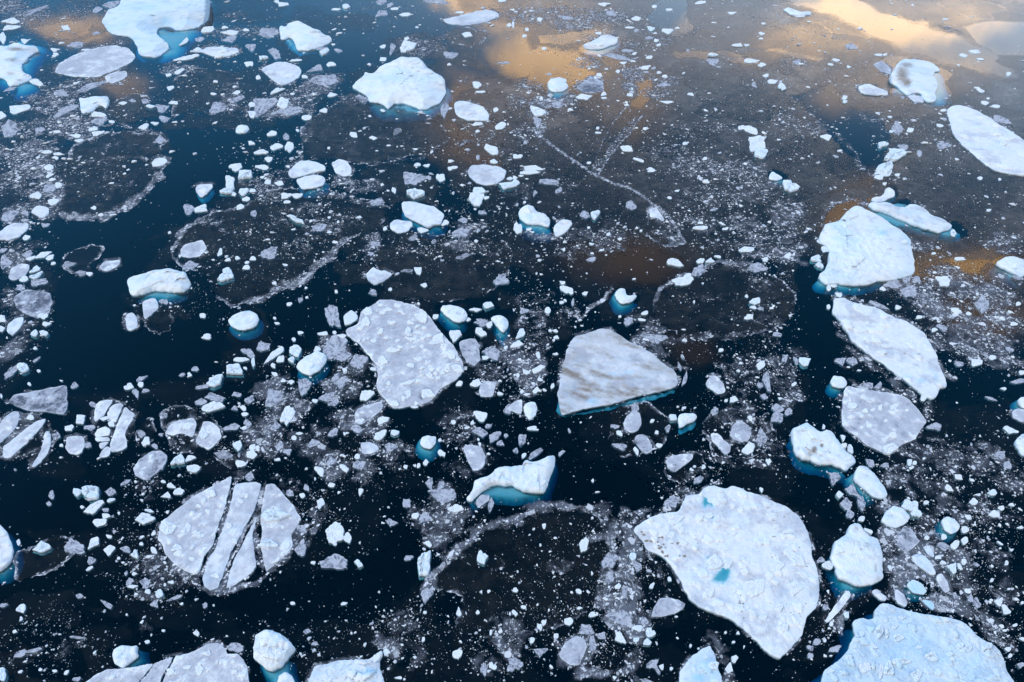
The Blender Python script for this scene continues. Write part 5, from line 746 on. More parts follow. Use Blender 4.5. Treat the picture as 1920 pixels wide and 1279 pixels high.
# raised blocks standing on the big floes (part of them): floe nick, centre, size in photo pixels
# ------------------------------------------------------------------ thin pans with frosted rims: outline, rim frost, body frost, bare ice, label
PANS = [
('00', '1265,640 1330,580 1400,535 1500,512 1620,525 1720,540 1800,545 1790,640 1750,720 1715,760 1700,830 1600,860 1500,850 1380,860 1300,880 1280,800 1270,720', .55, .06, .8, 'dark thin pan with a white crumbled rim below the tall blue iceberg'),
('00', '820,860 815,800 870,740 960,715 1060,700 1130,720 1150,800 1250,790 1200,860 1100,890 1000,925 890,940 870,890', .42, .08, .9, 'dark brown thin pan right of the horned block'),
('ab', '132,287 140,272 170,259 205,250 240,246 275,250 307,250 315,262 300,272 307,287 316,300 304,322 295,337 272,357 245,380 225,395 190,405 155,407 120,402 108,390 115,345 125,310', .62, .12, .85, 'large round dark pan with a white right rim, left of the dark open water'),
('ab', '325,465 335,445 352,425 370,410 395,400 440,390 470,380 482,362 520,354 600,352 640,365 680,372 715,378 732,390 725,408 715,425 690,435 660,445 632,465 610,490 585,510 560,525 525,545 500,555 460,570 430,577 410,560 395,545 390,520 360,505 335,500', .60, .10, .45, 'biggest veined thin pan with frosty rim, below the two stacked white floes'),
('01', '1390,245 1480,215 1600,212 1740,235 1755,260 1700,330 1580,350 1480,330 1420,300', .5, .10, .9, 'frost ringed oval pan under the flat floe at the top middle'),
('ab', '1225,560 1240,540 1270,523 1305,510 1345,492 1390,495 1430,500 1465,525 1490,550 1490,590 1450,620 1400,632 1340,640 1280,632 1240,610 1225,585', .42, .05, .5, 'large round black pan with a pale curved rim, right of the picture centre'),
('ab', '800,1100 815,1070 850,1038 880,1012 910,990 950,978 1010,952 1060,945 1110,955 1140,985 1150,1030 1140,1080 1140,1110 1100,1150 1040,1180 960,1190 890,1200 850,1180 870,1120', .5, .03, .25, 'big black pan outlined by a winding frost ridge, bottom middle'),
('22', '740,540 800,510 880,470 960,460 1010,450 1060,490 1130,550 1200,600 1200,660 1150,740 1100,800 1040,830 940,860 860,880 800,860 740,790 720,700 735,620', .50, .02, .2, 'round pan holding two grey floes below the dirty triangular floe'),
('22', '1420,600 1480,540 1560,490 1640,480 1760,540 1900,600 1960,680 1940,780 1830,860 1750,880 1600,870 1500,870 1480,780 1430,690', .46, .05, .2, 'rubble filled pan right of the slab with a turquoise face'),
('12', '1010,340 1030,280 1090,275 1160,330 1220,420 1300,540 1230,560 1150,580 1080,540 1010,490 1005,420', .55, .30, .4, 'fan shaped translucent pan at the end of the long crack'),
('20', '1185,540 1240,500 1320,490 1410,480 1480,500 1560,560 1650,630 1670,700 1620,780 1560,820 1400,840 1300,845 1260,790 1240,690 1200,610', .50, .22, .3, 'pan split by a grey band between two white plates'),
('20', '-40,560 60,530 150,530 260,545 360,590 380,660 440,680 450,720 400,820 350,900 240,945 180,880 80,880 -40,870', .30, .42, .4, 'striped pan of grey slush between three white strips, left edge'),
('20', '1015,690 1060,610 1140,570 1165,640 1160,740 1080,800 1020,785', .5, .18, .3, 'small oval pan of rubble right of the shattered floe'),
('20', '700,560 720,460 850,430 1010,545 1000,700 960,800 870,850 760,880 700,700', .25, .25, .2, 'thin slush pan holding the shattered floe together'),
('20', '1595,850 1620,815 1700,820 1790,850 1840,890 1820,930 1750,955 1680,940 1620,900', .5, .2, .5, 'small dark pan with pale cakes above the top of the cracked floe'),
('30', '105,350 130,300 250,260 350,200 420,170 500,190 600,165 618,200 590,270 530,350 450,420 350,465 230,500 130,520 110,450', .66, .03, .3, 'ring shaped pan with a white bow rim in the lower left'),
('10', '440,690 480,620 580,590 690,555 780,570 760,620 720,670 690,720 720,760 690,790 600,795 540,770 460,740', .62, .06, .3, 'small ring shaped pan in the dark open water at the left'),
('10', '1065,1170 1100,1090 1180,1040 1260,1060 1320,1130 1270,1200 1200,1230 1120,1210', .42, .08, .2, 'dark speckled pan hanging below the drooping floe'),
('ab', '700,470 760,440 850,440 950,450 960,480 950,530 900,560 820,565 740,560 710,530', .30, .05, .55, 'broad dark pan above the smooth oval berg'),
('ab', '562,240 580,222 620,200 660,180 700,190 800,215 830,235 845,262 800,290 740,300 700,310 660,305 620,300 570,300', .34, .05, .8, 'wide brownish pan in front of the broad smooth iceberg'),
('23', '0,540 30,600 60,680 70,740 20,780 -60,770 -80,650 -60,560', .45, .2, .3, 'small rubble pan at the left of the smudged iceberg'),
('ab', '1255,840 1285,850 1300,845 1322,862 1320,890 1290,902 1260,905 1245,885', .4, .05, .2, 'loose rubble pan beside the spotted grey shard'),
]
def poly(s): return pts('ab', s)
NILAS = [  # young bare ice covering the water
 (poly('840,-130 860,20 930,40 985,60 1000,110 960,150 930,140 890,150 860,180 830,215 850,255 870,262 850,290 830,320 850,350 900,400 950,440 1000,480 1060,500 1090,560 1130,575 1200,560 1240,530 1300,500 1350,480 1420,480 1500,465 1530,480 1560,545 1720,560 1800,610 1920,660 2300,720 2300,-130'), .9),
 (poly('-400,-130 150,-130 220,60 200,70 120,90 60,130 70,160 -400,170'), .85), (poly('385,-130 540,-130 535,20 530,45 480,50 400,40'), .8),
 (poly('-400,240 0,250 60,260 110,275 100,330 100,360 60,385 0,400 -400,420'), .62), (poly('180,190 240,160 330,130 420,130 440,190 400,210 300,215 220,235'), .55),
 (poly('440,130 500,120 560,140 600,170 560,220 500,230 450,210'), .5), (poly('1600,560 1720,560 1800,600 1920,650 1920,700 1800,690 1740,620'), .55),
 (poly('1720,830 1800,800 1920,840 1920,1000 1800,1000 1720,930'), .42), (poly('710,70 760,60 840,70 850,110 790,115 715,105'), .75),
]
LEADS = [poly(s) for s in (
 '1485,180 1525,163 1562,158 1575,182 1582,198 1625,206 1655,230 1668,250 1660,272 1648,304 1630,345 1600,298 1560,256 1525,220 1496,192', '960,95 1000,95 1020,100 1000,125 985,142 950,150',
 '1215,25 1230,5 1290,-5 1300,50 1270,65 1225,45', '1260,100 1300,95 1350,95 1390,103 1440,120 1400,117 1340,106 1270,110', '1130,60 1160,55 1190,58 1166,78 1155,86 1150,70',
 '1800,50 1850,42 2100,40 2100,115 1860,97', '1440,90 1500,98 1560,110 1500,107', '1430,-10 1560,28 1640,66 1690,95 1800,122 1880,150 1900,140 1850,92 1760,58 1640,20 1560,-20',
 '1010,88 1090,100 1115,135 1075,160 1000,165 985,150 1000,112', '1120,520 1170,465 1230,460 1290,480 1270,500 1240,540 1200,545 1150,530',
 '1765,487 1800,490 1860,485 1845,500 1830,515 1790,505', '1545,410 1560,385 1600,372 1625,378 1600,400 1570,418 1540,430', '1650,110 1690,103 1720,115 1700,130 1670,135', '1185,195 1200,150 1222,148 1215,180 1200,200',
 '1010,68 1090,55 1130,62 1100,80 1020,85', '850,150 880,165 850,190 840,170')]
# frost ridges and crumbled seams: points, width, frost
RIDGES = [
('1000,243 1022,262 1060,290 1105,322 1150,344 1185,354 1212,374 1240,394 1262,415 1281,452', 4.5, .95), ('1205,215 1180,250 1150,285 1118,332', 3, .8), ('1178,195 1150,230 1128,270 1110,325', 2.6, .7), ('1190,225 1150,275 1116,325', 14, .46),
('1225,562 1240,542 1270,523 1305,508 1350,490 1400,494', 6, .7), ('1240,640 1300,634 1370,628 1410,624 1440,630', 8, .4), ('1630,385 1600,372 1560,383 1545,405 1535,430', 4, .5), ('1680,360 1720,380 1770,410 1800,440', 5, .42),
('1090,600 1105,575 1130,560 1150,540', 4, .6), ('1090,600 1082,575', 5, .45), ('800,1105 815,1072 850,1040 880,1012 905,992 950,980 1010,952 1055,945', 12, .62), ('1055,945 1110,960 1140,985 1152,1030 1142,1075 1135,1110', 12, .55),
('480,560 505,552 540,535 570,525 600,495 630,468 650,448', 8, .7), ('370,410 352,425 338,445 327,470 328,490', 7, .72), ('380,417 410,430 440,437 470,440', 6, .4), ('120,404 160,407 200,402 240,384 270,360 300,330', 8, .75), ('145,302 200,299 240,296 280,300', 4, .5),
('110,250 150,240 210,235 265,242 300,250', 5, .45), ('560,350 620,365 660,375 690,385', 7, .5), ('585,230 600,210 640,190', 5, .45), ('560,300 565,270 590,240', 6, .45), ('1700,890 1705,920 1715,935 1710,960', 7, .55), ('1720,820 1760,825 1800,840 1845,840', 8, .42),
('1490,185 1520,215 1560,250 1600,285 1630,330', 6, .35), ('1610,215 1630,225 1660,227', 4, .5), ('1860,600 1760,570 1700,560 1680,562', 6, .3), ('1565,560 1600,563 1640,572 1670,585', 10, .45), ('1560,600 1590,640 1650,695 1720,745', 8, .35),
('1660,610 1700,650 1745,690 1790,710', 8, .4), ('1340,680 1360,700 1375,730', 4, .5), ('1310,960 1290,945 1310,925 1350,905', 8, .4), ('1180,985 1195,965 1250,955 1300,930', 12, .42), ('1135,960 1150,985 1165,1010 1180,1060 1185,1110 1200,1180', 22, .5),
('1195,1000 1230,1060 1260,1110', 12, .35), ('1115,1010 1140,1000 1150,1040 1140,1090', 14, .55), ('1150,1100 1130,1130 1170,1150 1190,1200', 30, .5), ('1080,1260 1130,1265 1190,1255 1190,1279', 12, .55), ('560,900 580,920 600,945', 5, .45), ('590,950 600,980 575,1020', 10, .38),
('310,1010 330,1060 370,1080', 10, .35), ('1700,985 1750,1000 1800,1010', 8, .3), ('1800,1090 1840,1140 1880,1180', 20, .4), ('1255,660 1250,690 1290,690', 3, .5), ('0,290 40,300 90,320 110,350', 22, .45), ('60,400 100,370 120,340', 16, .45), ('0,330 60,370', 25, .4),
('1430,830 1480,850 1530,860 1560,880', 4, .3), ('860,270 940,250 1000,243', 8, .3), ('700,310 790,295 830,270', 4, .35), ('1540,1090 1550,1140 1545,1180', 10, .25), ('1580,1180 1620,1160 1640,1230', 14, .35),
('1330,1225 1360,1210', 3, .4), ('1335,1195 1360,1235 1370,1279', 16, .38), ('1690,1060 1740,1120 1800,1180 1880,1270', 14, .35), ('1578,735 1580,790 1605,818 1640,842 1668,852 1695,845', 9, .42), ('1585,720 1640,733 1690,738 1715,752', 7, .4), ('1565,605 1590,650 1650,700 1715,745 1740,752', 7, .45), ('1600,570 1650,582 1700,603 1740,640', 6, .35), ('1400,480 1440,470 1490,455', 5, .3), ('437,895 428,950 410,1005 385,1060 372,1080', 5, .6), ('497,905 485,955 450,1015 430,1060 415,1105', 5, .6), ('487,965 478,1000 484,1040 498,1075', 5, .55), ('300,985 298,1015 325,1062 372,1088', 12, .5), ('380,1105 410,1112 440,1105 500,1080 545,1035', 8, .5), ('1870,690 1920,700', 10, .3), ('205,300 230,330', 3, .1)]
# patches of slush: centre, half sizes, turn, frost
SLUSH = '''1715 1060 60 75 25 .56;1770 1160 60 60 40 .50;1850 1230 60 60 40 .48;1670 1010 30 30 0 .55;1590 1175 26 36 -10 .5;1160 1160 40 35 0 .62;1080 1220 40 40 0 .5;1180 1010 22 60 -15 .5;1170 1070 16 40 0 .55
1130 1090 12 40 10 .45;1240 1000 14 30 -40 .3;1190 1240 20 24 0 .4;1020 940 60 20 10 .15;820 985 40 50 0 .42;790 970 40 26 0 .36;850 970 26 40 20 .5;830 930 30 30 0 .45;760 1180 40 40 -30 .30;730 1215 30 36 -20 .5;780 1230 30 40 0 .28;950 1190 40 50 0 .42;910 1250 40 30 0 .3
290 1070 60 40 20 .34;285 1120 40 16 0 .42;320 1090 50 40 0 .2;270 1180 20 20 0 .2;50 1230 60 16 -20 .25;120 1215 40 30 -20 .24;60 1190 60 30 -20 .15;240 1250 20 16 0 .25;560 1000 26 36 20 .38;600 960 20 30 0 .36;460 890 40 12 -10 .3;535 905 40 20 10 .22;280 910 40 30 -30 .22
540 760 50 40 -20 .46;510 730 40 30 -20 .5;640 720 40 34 0 .48;630 650 40 36 20 .52;670 690 30 20 -30 .45;650 790 40 30 0 .44;700 800 36 36 0 .42;580 830 40 40 0 .36;620 870 40 36 0 .45;680 880 30 30 0 .4;740 850 40 34 0 .32;860 800 50 40 0 .3;880 880 50 30 0 .25;500 820 50 40 0 .44;470 850 40 20 0 .36
990 700 40 44 10 .52;960 660 40 30 0 .45;920 700 30 30 0 .30;1010 640 30 40 0 .30;970 760 24 20 0 .34;910 850 40 24 0 .25;1000 600 36 30 -20 .34;1060 590 30 20 0 .25;1000 560 60 16 -10 .24;1220 620 30 30 30 .45;1200 640 20 20 0 .5;1240 660 16 26 -30 .36;1190 590 20 16 0 .3;1080 470 50 20 0 .25
1140 450 50 36 0 .34;1080 440 26 20 30 .3;1020 440 30 12 10 .55;1050 430 20 30 -30 .35;900 470 60 16 0 .34;860 460 40 14 0 .5;880 430 40 20 0 .42;700 450 16 30 20 .45;690 480 14 24 0 .4;780 470 50 12 0 .3;620 420 60 20 -10 .34;560 400 60 24 -10 .3;560 460 50 20 -20 .25;680 350 40 16 0 .4;640 340 30 14 0 .45
540 330 50 30 -20 .3;500 360 40 26 0 .38;470 340 24 14 0 .35;400 410 20 20 0 .3;60 300 40 60 20 .46;30 400 40 20 -20 .46;90 400 30 16 -20 .42;60 460 40 12 -10 .30;30 490 30 26 0 .45;20 560 24 24 0 .42;40 600 40 26 0 .3;20 660 40 20 -30 .5;40 640 24 26 0 .35;85 340 24 40 0 .45;15 340 30 20 0 .35
100 190 60 36 -10 .42;60 240 60 20 -10 .34;130 235 60 30 -10 .46;160 255 40 16 0 .42;60 200 30 16 0 .35;20 240 30 16 0 .45;140 160 60 16 -10 .40;190 90 50 10 -10 .3;60 30 60 20 -20 .38;20 10 40 16 0 .45;150 20 40 14 -20 .3;230 80 16 8 0 .35;420 60 50 12 0 .34;440 30 30 10 0 .3;330 130 40 14 0 .4;430 180 20 30 0 .45
430 200 16 16 0 .5;480 60 60 14 0 .34;490 200 50 20 -10 .4;530 210 60 14 -10 .5;590 170 40 20 -10 .44;560 190 50 30 0 .38;610 150 40 20 0 .42;660 190 30 16 0 .42;700 190 40 14 0 .34;780 210 50 12 0 .4;740 260 50 12 0 .22;790 95 50 20 -10 .4;770 80 30 12 0 .45;840 70 30 10 0 .3;720 15 60 10 0 .22;880 150 30 10 0 .3
1000 30 60 20 0 .4;1080 40 60 20 0 .45;1140 30 60 16 0 .45;1050 20 60 12 0 .4;1110 70 30 10 0 .3;1170 100 40 12 0 .3;1100 110 30 12 0 .35;1190 85 30 10 0 .35;1240 75 40 14 0 .34;1290 60 50 12 0 .25;1420 30 60 10 0 .2;1180 110 20 8 0 .4;1380 110 30 8 0 .3;1100 120 40 12 0 .4;1190 140 30 14 20 .45;1180 160 24 14 0 .5;1250 155 40 14 0 .4;1230 175 50 12 0 .38
1020 190 40 14 0 .5;1060 185 40 14 0 .48;1010 240 14 26 0 .48;980 250 20 26 0 .35;1010 210 30 12 0 .4;990 160 30 14 0 .35;970 190 20 20 0 .35;900 250 40 20 0 .2;940 290 40 20 20 .24;1000 320 40 10 0 .4;1060 350 40 20 0 .2;980 360 40 20 0 .25;1120 260 40 20 0 .12;1250 280 60 20 0 .28;1300 240 50 14 0 .25;1360 240 40 14 0 .3
1300 310 70 26 0 .36;1390 320 60 26 0 .4;1330 370 70 30 0 .3;1420 360 70 26 0 .34;1310 420 60 20 0 .36;1400 420 50 20 10 .4;1450 340 40 20 0 .4;1480 400 40 30 0 .42;1440 450 60 24 0 .34;1350 450 50 16 0 .25;1410 470 50 20 0 .3;1460 480 60 16 10 .45;1400 500 40 14 10 .4;1430 530 30 20 0 .3;1320 560 60 20 0 .18;1360 600 60 16 0 .2;1440 570 30 20 0 .25;1430 600 60 12 0 .3
1490 470 30 20 0 .4;1480 440 30 20 0 .36;1720 460 40 12 10 .42;1700 450 30 8 0 .4;1800 530 50 30 20 .46;1770 510 40 16 0 .36;1860 550 60 36 20 .48;1720 545 60 24 0 .5;1690 530 40 14 -10 .42;1760 580 60 26 20 .5;1810 600 60 30 20 .42;1880 600 50 24 20 .45;1840 640 80 40 20 .46;1780 640 50 30 30 .40;1880 680 50 16 10 .45;1900 520 40 16 0 .42;1870 450 50 14 -10 .4;1890 470 40 12 0 .36
1660 240 30 20 0 .2;1480 230 40 26 30 .34;1530 240 30 20 30 .34;1500 120 50 16 10 .22;1570 130 50 14 10 .22;1620 120 40 12 0 .2;1450 150 40 14 0 .25;1580 160 50 14 0 .15;1500 50 60 12 10 .15;1720 40 60 10 15 .18;1780 55 40 8 15 .4;1840 120 50 10 10 .1;1880 230 30 12 30 .3;1890 240 24 10 40 .45;1770 270 30 14 0 .2;1700 240 40 14 0 .24;1800 270 40 26 30 .16
1370 720 50 30 10 .22;1400 690 50 40 0 .28;1460 690 40 50 0 .32;1480 740 30 30 0 .42;1390 780 50 40 0 .34;1430 830 50 30 0 .36;1350 860 50 12 20 .3;1420 870 40 10 10 .3;1310 890 30 20 0 .25;1270 920 50 14 10 .3;1500 660 40 16 0 .24;1580 680 30 14 30 .2;1590 720 30 12 20 .24;1640 735 40 14 10 .42;1740 770 16 20 0 .3;1560 790 10 40 0 .2
1650 830 40 14 30 .36;1720 850 40 20 20 .34;1780 860 50 30 30 .38;1830 870 50 20 30 .4;1860 850 40 14 30 .44;1890 900 40 30 30 .36;1780 920 60 30 30 .3;1740 900 40 30 0 .3;1850 960 60 30 30 .32;1680 900 40 30 0 .38;1640 910 30 20 0 .3;1900 980 40 20 20 .2;1790 970 50 30 20 .35;1740 990 40 30 40 .34;1860 1040 50 30 40 .28;1800 1060 40 40 40 .4;1760 1040 30 30 40 .4;1890 1110 40 30 40 .3;1660 950 30 20 0 .5
1010 1000 60 30 0 .14;1050 1060 40 20 0 .25;1000 1110 60 40 0 .1;930 1060 20 16 0 .2;1050 1150 50 30 0 .16;1000 1180 50 30 0 .2;960 1120 40 30 0 .12;1300 1000 20 10 0 0;500 1240 60 30 0 .1;620 1130 80 20 -10 .12;560 1100 50 16 0 .1;680 1060 50 30 0 .08'''
# clouds of loose brash: centre, half sizes, bits per thousand square photo pixels
BRASH = '''540 740 70 50 9;640 700 60 50 9;680 850 80 50 8;870 840 60 50 6;990 680 50 60 10;1030 590 60 50 6;960 740 40 40 7;1400 700 90 60 7;1400 800 60 60 7;1330 860 40 40 6;1840 620 100 60 9;1800 870 100 60 8;1830 960 100 60 9;1700 1000 60 60 9;1780 1100 90 90 11;1870 1200 60 80 9
1160 1120 60 110 12;1080 1200 80 60 6;1020 1140 110 90 5;850 980 60 50 10;760 1180 90 70 7;620 1140 120 70 3;300 1080 70 50 9;100 1210 110 60 5;280 880 60 50 8;450 830 80 50 9;250 990 50 40 7;600 950 60 50 7;60 320 80 70 8;40 450 60 50 7;60 600 60 60 7;30 680 40 30 5
140 200 100 60 6;60 60 90 50 4;430 60 80 40 4;540 190 90 40 5;480 310 70 60 5;600 360 120 50 5;520 470 120 70 5;800 460 120 40 6;880 400 90 50 5;1000 470 90 60 7;1130 440 70 50 5;1100 60 120 40 5;1160 150 90 40 6;1050 190 60 30 7;950 230 80 50 4;1280 260 100 60 4
1350 350 120 70 6;1430 440 100 60 8;1320 420 80 40 6;1480 250 70 50 4;1550 110 110 50 3;1750 300 100 60 2.5;1780 540 110 50 8;1500 520 60 50 5;1440 580 60 50 4;1350 560 90 60 2.5;1700 220 100 40 2.5;880 270 80 50 3;720 260 110 40 3;240 330 80 70 3;360 190 90 50 3;1860 420 60 60 2;700 100 100 50 2
580 1220 90 60 3;920 1230 70 50 7;1230 1010 40 70 5;1290 900 50 40 6;330 560 60 40 4;420 520 60 50 4;560 420 90 50 4;1620 870 70 50 4;1560 1150 50 60 6;1600 930 50 50 3;760 900 80 40 2;1110 1000 60 40 5'''
BRASH_K = 3.8

# ------------------------------------------------------------------ build the traced pieces
ISL = []                                               # outlines of solid ice, kept clear of brash
THINGS = []
for (P, kind, H, label, nick, cat, name, kw) in BIG:
    bl = [(float(q[0]), float(q[1]), float(q[2]), float(q[3]), float(q[4]), q[5]) for q in (e.split() for e in BLOCKS.get(nick, '').split(';') if e)]
    o = solid(P, kind, H, name, blocks=bl, **kw)
    tag(o, label, cat, {'iceberg': 'icebergs and berg bits', 'ice_floe': 'ice floes drifting in the bay', 'ice_chunk': 'ice chunks drifting in the bay'}[name])
    ISL.append(P); THINGS.append((P.mean(0), math.sqrt(abs(area2(P))), nick))

# ------------------------------------------------------------------ small pieces: the largest as things of their own, the rest as one mass
ROWS = []
for tile, s in SMALL.items():
    ox, oy = 480*int(tile[1]), 320*int(tile[0])
    for e in s.split(';'):
        cx, cy, w, h, an, k = e.split(); ROWS.append([ox+float(cx)/4, oy+float(cy)/4, float(w)/4, float(h)/4, R(float(an)), k])
ROWS.sort(key=lambda r: -r[2]*r[3])
count = {'ice_floe': sum(1 for b in BIG if b[6] == 'ice_floe'), 'ice_chunk': sum(1 for b in BIG if b[6] == 'ice_chunk')}
SECT = ['right of', 'below right of', 'just below', 'below left of', 'left of', 'above left of', 'just above', 'above right of']
recs, rest = [], []
for r in ROWS:
    cx, cy, w, h, an, k = r
    name = 'ice_floe' if k == 'g' else 'ice_chunk'
    V, F, org, at = lump_piece(cx, cy, w, h, an, k, name)
    ISL.append(np.array([[cx+math.cos(q)*w/2, cy+math.sin(q)*h/2] for q in np.linspace(0, 6.28, 9)[:-1]]))
    if count[name] >= 296: rest.append((V, F, at)); continue
    count[name] += 1
    if k == 'b':
        o = bpy.data.objects.new(name, None); SC.collection.objects.link(o); o.location = org
        link_mesh('ice_body', V, F, ICE, org, parent=o, attrs=at, smooth=False); small_foot(V, (len(V)-1)//5, org, o, np.random.RandomState(int(cx*9+cy)))
    else: o = link_mesh(name, V, F, ICE, org, attrs=at, smooth=False)
    best = min(THINGS, key=lambda t: math.hypot(cx-t[0][0], (cy-t[0][1])*1.15) - .45*t[1])
    dx_, dy_ = cx-best[0][0], cy-best[0][1]
    sec = SECT[int(round(math.atan2(dy_, dx_)/(math.pi/4))) % 8]
    asp = max(w, h)/min(w, h); big_ = w*h
    size = 'sizeable' if big_ > 620 else 'small' if big_ > 200 else 'tiny'
    form = 'long' if asp > 2.1 else 'oval' if asp > 1.45 else 'blocky' if k in 'wb' else 'rounded'
    colr = {'w': 'white ice chunk', 'b': 'bluish ice chunk', 'g': 'grey floe'}[k]
    recs.append([o, f'{size} {form} {colr} {sec} {best[2]}', math.hypot(dx_, dy_), name])
ORD = ['nearest', 'second', 'third', 'fourth', 'fifth', 'sixth', 'seventh', 'eighth', 'ninth', 'tenth', 'eleventh', 'twelfth']
fam = {}
for q in recs: fam.setdefault(q[1], []).append(q)
for lab, qs in fam.items():
    qs.sort(key=lambda q: q[2])
    for i, q in enumerate(qs):
        tag(q[0], lab if len(qs) == 1 else f'{lab}, {ORD[min(i, 11)]}', 'ice floe' if q[3] == 'ice_floe' else 'ice chunk',
            'ice floes drifting in the bay' if q[3] == 'ice_floe' else 'ice chunks drifting in the bay')

# ------------------------------------------------------------------ painted fields of frost, bare ice and brash density over the water
X0, X1, Y0, Y1, ST = -420., 2340., -130., 1560., 3.0
GX, GY = np.meshgrid(np.arange(X0, X1, ST), np.arange(Y0, Y1, ST))
slush = np.zeros_like(GX); nilas = np.zeros_like(GX)
def box(x0, x1, y0, y1, pad=40):
    i0 = max(0, int((y0-pad-Y0)/ST)); i1 = min(GX.shape[0], int((y1+pad-Y0)/ST)+1); j0 = max(0, int((x0-pad-X0)/ST)); j1 = min(GX.shape[1], int((x1+pad-X0)/ST)+1)
    return slice(i0, i1), slice(j0, j1)
def soft_poly(P, soft):
    b = box(P[:, 0].min(), P[:, 0].max(), P[:, 1].min(), P[:, 1].max()); x, y = GX[b], GY[b]
    Q = np.stack([x.ravel(), y.ravel()], 1); d = np.full(len(Q), 1e9)
    wob_ = np.stack([fbm(Q[:, 0]/34, Q[:, 1]/20, 5, 4)-.5, fbm(Q[:, 0]/34, Q[:, 1]/20, 9, 4)-.5], 1)*np.array([30, 16]); Qw = Q+wob_
    for a, c in zip(P, np.roll(P, -1, 0)):
        e = c-a; t = np.clip(((Qw-a)@e)/max(e@e, 1e-6), 0, 1); q = Qw-a-t[:, None]*e; d = np.minimum(d, np.hypot(q[:, 0], q[:, 1]))
    return b, (sst(np.where(inside(Qw, P), d, -d), -soft, soft)).reshape(x.shape)
for P, k in NILAS:
    b, m = soft_poly(P, 16); nilas[b] = np.maximum(nilas[b], m*k)
for i_l, P in enumerate(LEADS):
    b, m = soft_poly(P, 13 if i_l in (7, 8) else 4); nilas[b] = np.minimum(nilas[b], 1-m); slush[b] *= (1-m)
open_w = np.zeros_like(GX)
clear = [poly(s) for s in ('100,520 230,470 330,420 420,360 430,300 380,260 330,260 320,310 270,370 180,420 60,430 30,450 110,520 120,640 20,740 120,740 230,730 400,700 420,640 240,630 230,560 320,440',
    '240,560 240,630 420,640 420,700 240,700 60,720 90,600 110,520', '900,960 1040,940 1130,880 1180,880 1230,900 1180,960 1060,930 940,970', '330,1110 480,1110 640,1060 760,1010 800,1080 760,1120 540,1170 400,1140', '0,880 100,900 240,900 200,1000 80,990 0,980', '540,140 640,60 820,60 860,100 640,130 660,160 650,200 620,200', '1490,480 1550,480 1540,560 1580,640 1560,720 1500,620')]
for P in clear+[poly(s) for s in ('1490,480 1545,480 1540,560 1580,700 1560,1000 1500,920 1520,700', '0,120 -400,120 -400,100 0,100')]:
    b, m = soft_poly(P, 14); open_w[b] = np.maximum(open_w[b], m)
film = .85*sst(fbm(GX/95+3, GY/52, 61, 4), .40, .56)*(1-open_w)*sst(GY, -60, 60)   # skims of new ice between the floes
film_only = (film > nilas); nilas = np.maximum(nilas, film)
for i_l, P in enumerate(LEADS):
    b, m = soft_poly(P, 13 if i_l in (7, 8) else 4); nilas[b] = np.minimum(nilas[b], 1-m)
for row in SLUSH.replace('\n', ';').split(';'):
    x, y, rx, ry, an, k = map(float, row.split()); an = R(an); rm = max(rx, ry)*1.6
    b = box(x-rm, x+rm, y-rm, y+rm); gx, gy = GX[b]-x, GY[b]-y
    wx = (fbm(GX[b]/26, GY[b]/20, 21, 3)-.5)*rx*.9; wy = (fbm(GX[b]/26, GY[b]/20, 22, 3)-.5)*ry*.9
    gx, gy = gx+wx, gy+wy
    p = (gx*math.cos(an)+gy*math.sin(an))/rx; q = (gy*math.cos(an)-gx*math.sin(an))/ry
    slush[b] = np.maximum(slush[b], k*sst(np.hypot(p, q), 1.35, .45))
for (P, kind, *_r) in BIG:                                # crumbled, slushy margins of the floes
    b = box(P[:, 0].min(), P[:, 0].max(), P[:, 1].min(), P[:, 1].max(), 16); x, y = GX[b], GY[b]; d = np.full(x.shape, 1e9)
    for a, c in zip(P, np.roll(P, -1, 0)):
        e = c-a; q = np.clip(((x-a[0])*e[0]+(y-a[1])*e[1])/max(e@e, 1e-6), 0, 1); d = np.minimum(d, np.hypot(x-a[0]-q*e[0], (y-a[1]-q*e[1])*1.3))
    slush[b] = np.maximum(slush[b], .52*sst(d, 12, 1)*sst(fbm(x/26, y/18, 95, 3), .42, .62)*(.4 if kind == 'berg' else 1))
for i_r, (s, w, k) in enumerate(RIDGES):
    P = poly(s); b = box(P[:, 0].min()-w*2, P[:, 0].max()+w*2, P[:, 1].min()-w*2, P[:, 1].max()+w*2); x, y = GX[b], GY[b]
    line = i_r < 4                                         # the four long cracks are drawn fine and unbroken
    jx = (fbm(x/22, y/16, 31, 4)-.5)*20; jy = (fbm(x/22, y/16, 33, 4)-.5)*14
    ww = w*(.35+1.9*fbm(x/30, y/22, 36, 3)**1.5*1.6)
    if line: jx, jy, ww = jx*.25, jy*.25, np.full(x.shape, float(w))
    d = np.full(x.shape, 1e9)
    for a, c in zip(P[:-1], P[1:]):
        e = c-a; t = np.clip(((x+jx-a[0])*e[0]+(y+jy-a[1])*e[1])/max(e@e, 1e-6), 0, 1)
        d = np.minimum(d, np.hypot(x+jx-a[0]-t*e[0], y+jy-a[1]-t*e[1]))
    slush[b] = np.maximum(slush[b], k*sst(d, ww, ww*.1)*(.8 if line else .35+1.1*fbm(x/16, y/12, 35, 3)))
for P in FEET:                                          # clear water round the submerged feet
    c = P.mean(0); b, m = soft_poly(c+(P-c)*1.08, 5); nilas[b] *= 1-m; slush[b] *= 1-.85*m
thick = np.clip(nilas*1.0, 0, 1)*(1-.80*sst(GY + (GX-1000)*(-.22), 230, 470)); thick = np.where(GX < 720, thick*.55, thick)*.95; thick = np.where(film_only, .42*film*(1-.80*sst(GY, 330, 720)), thick)
thick = np.clip(thick*(.35+.9*fbm(GX/70, GY/34, 91, 5)), 0, .9)
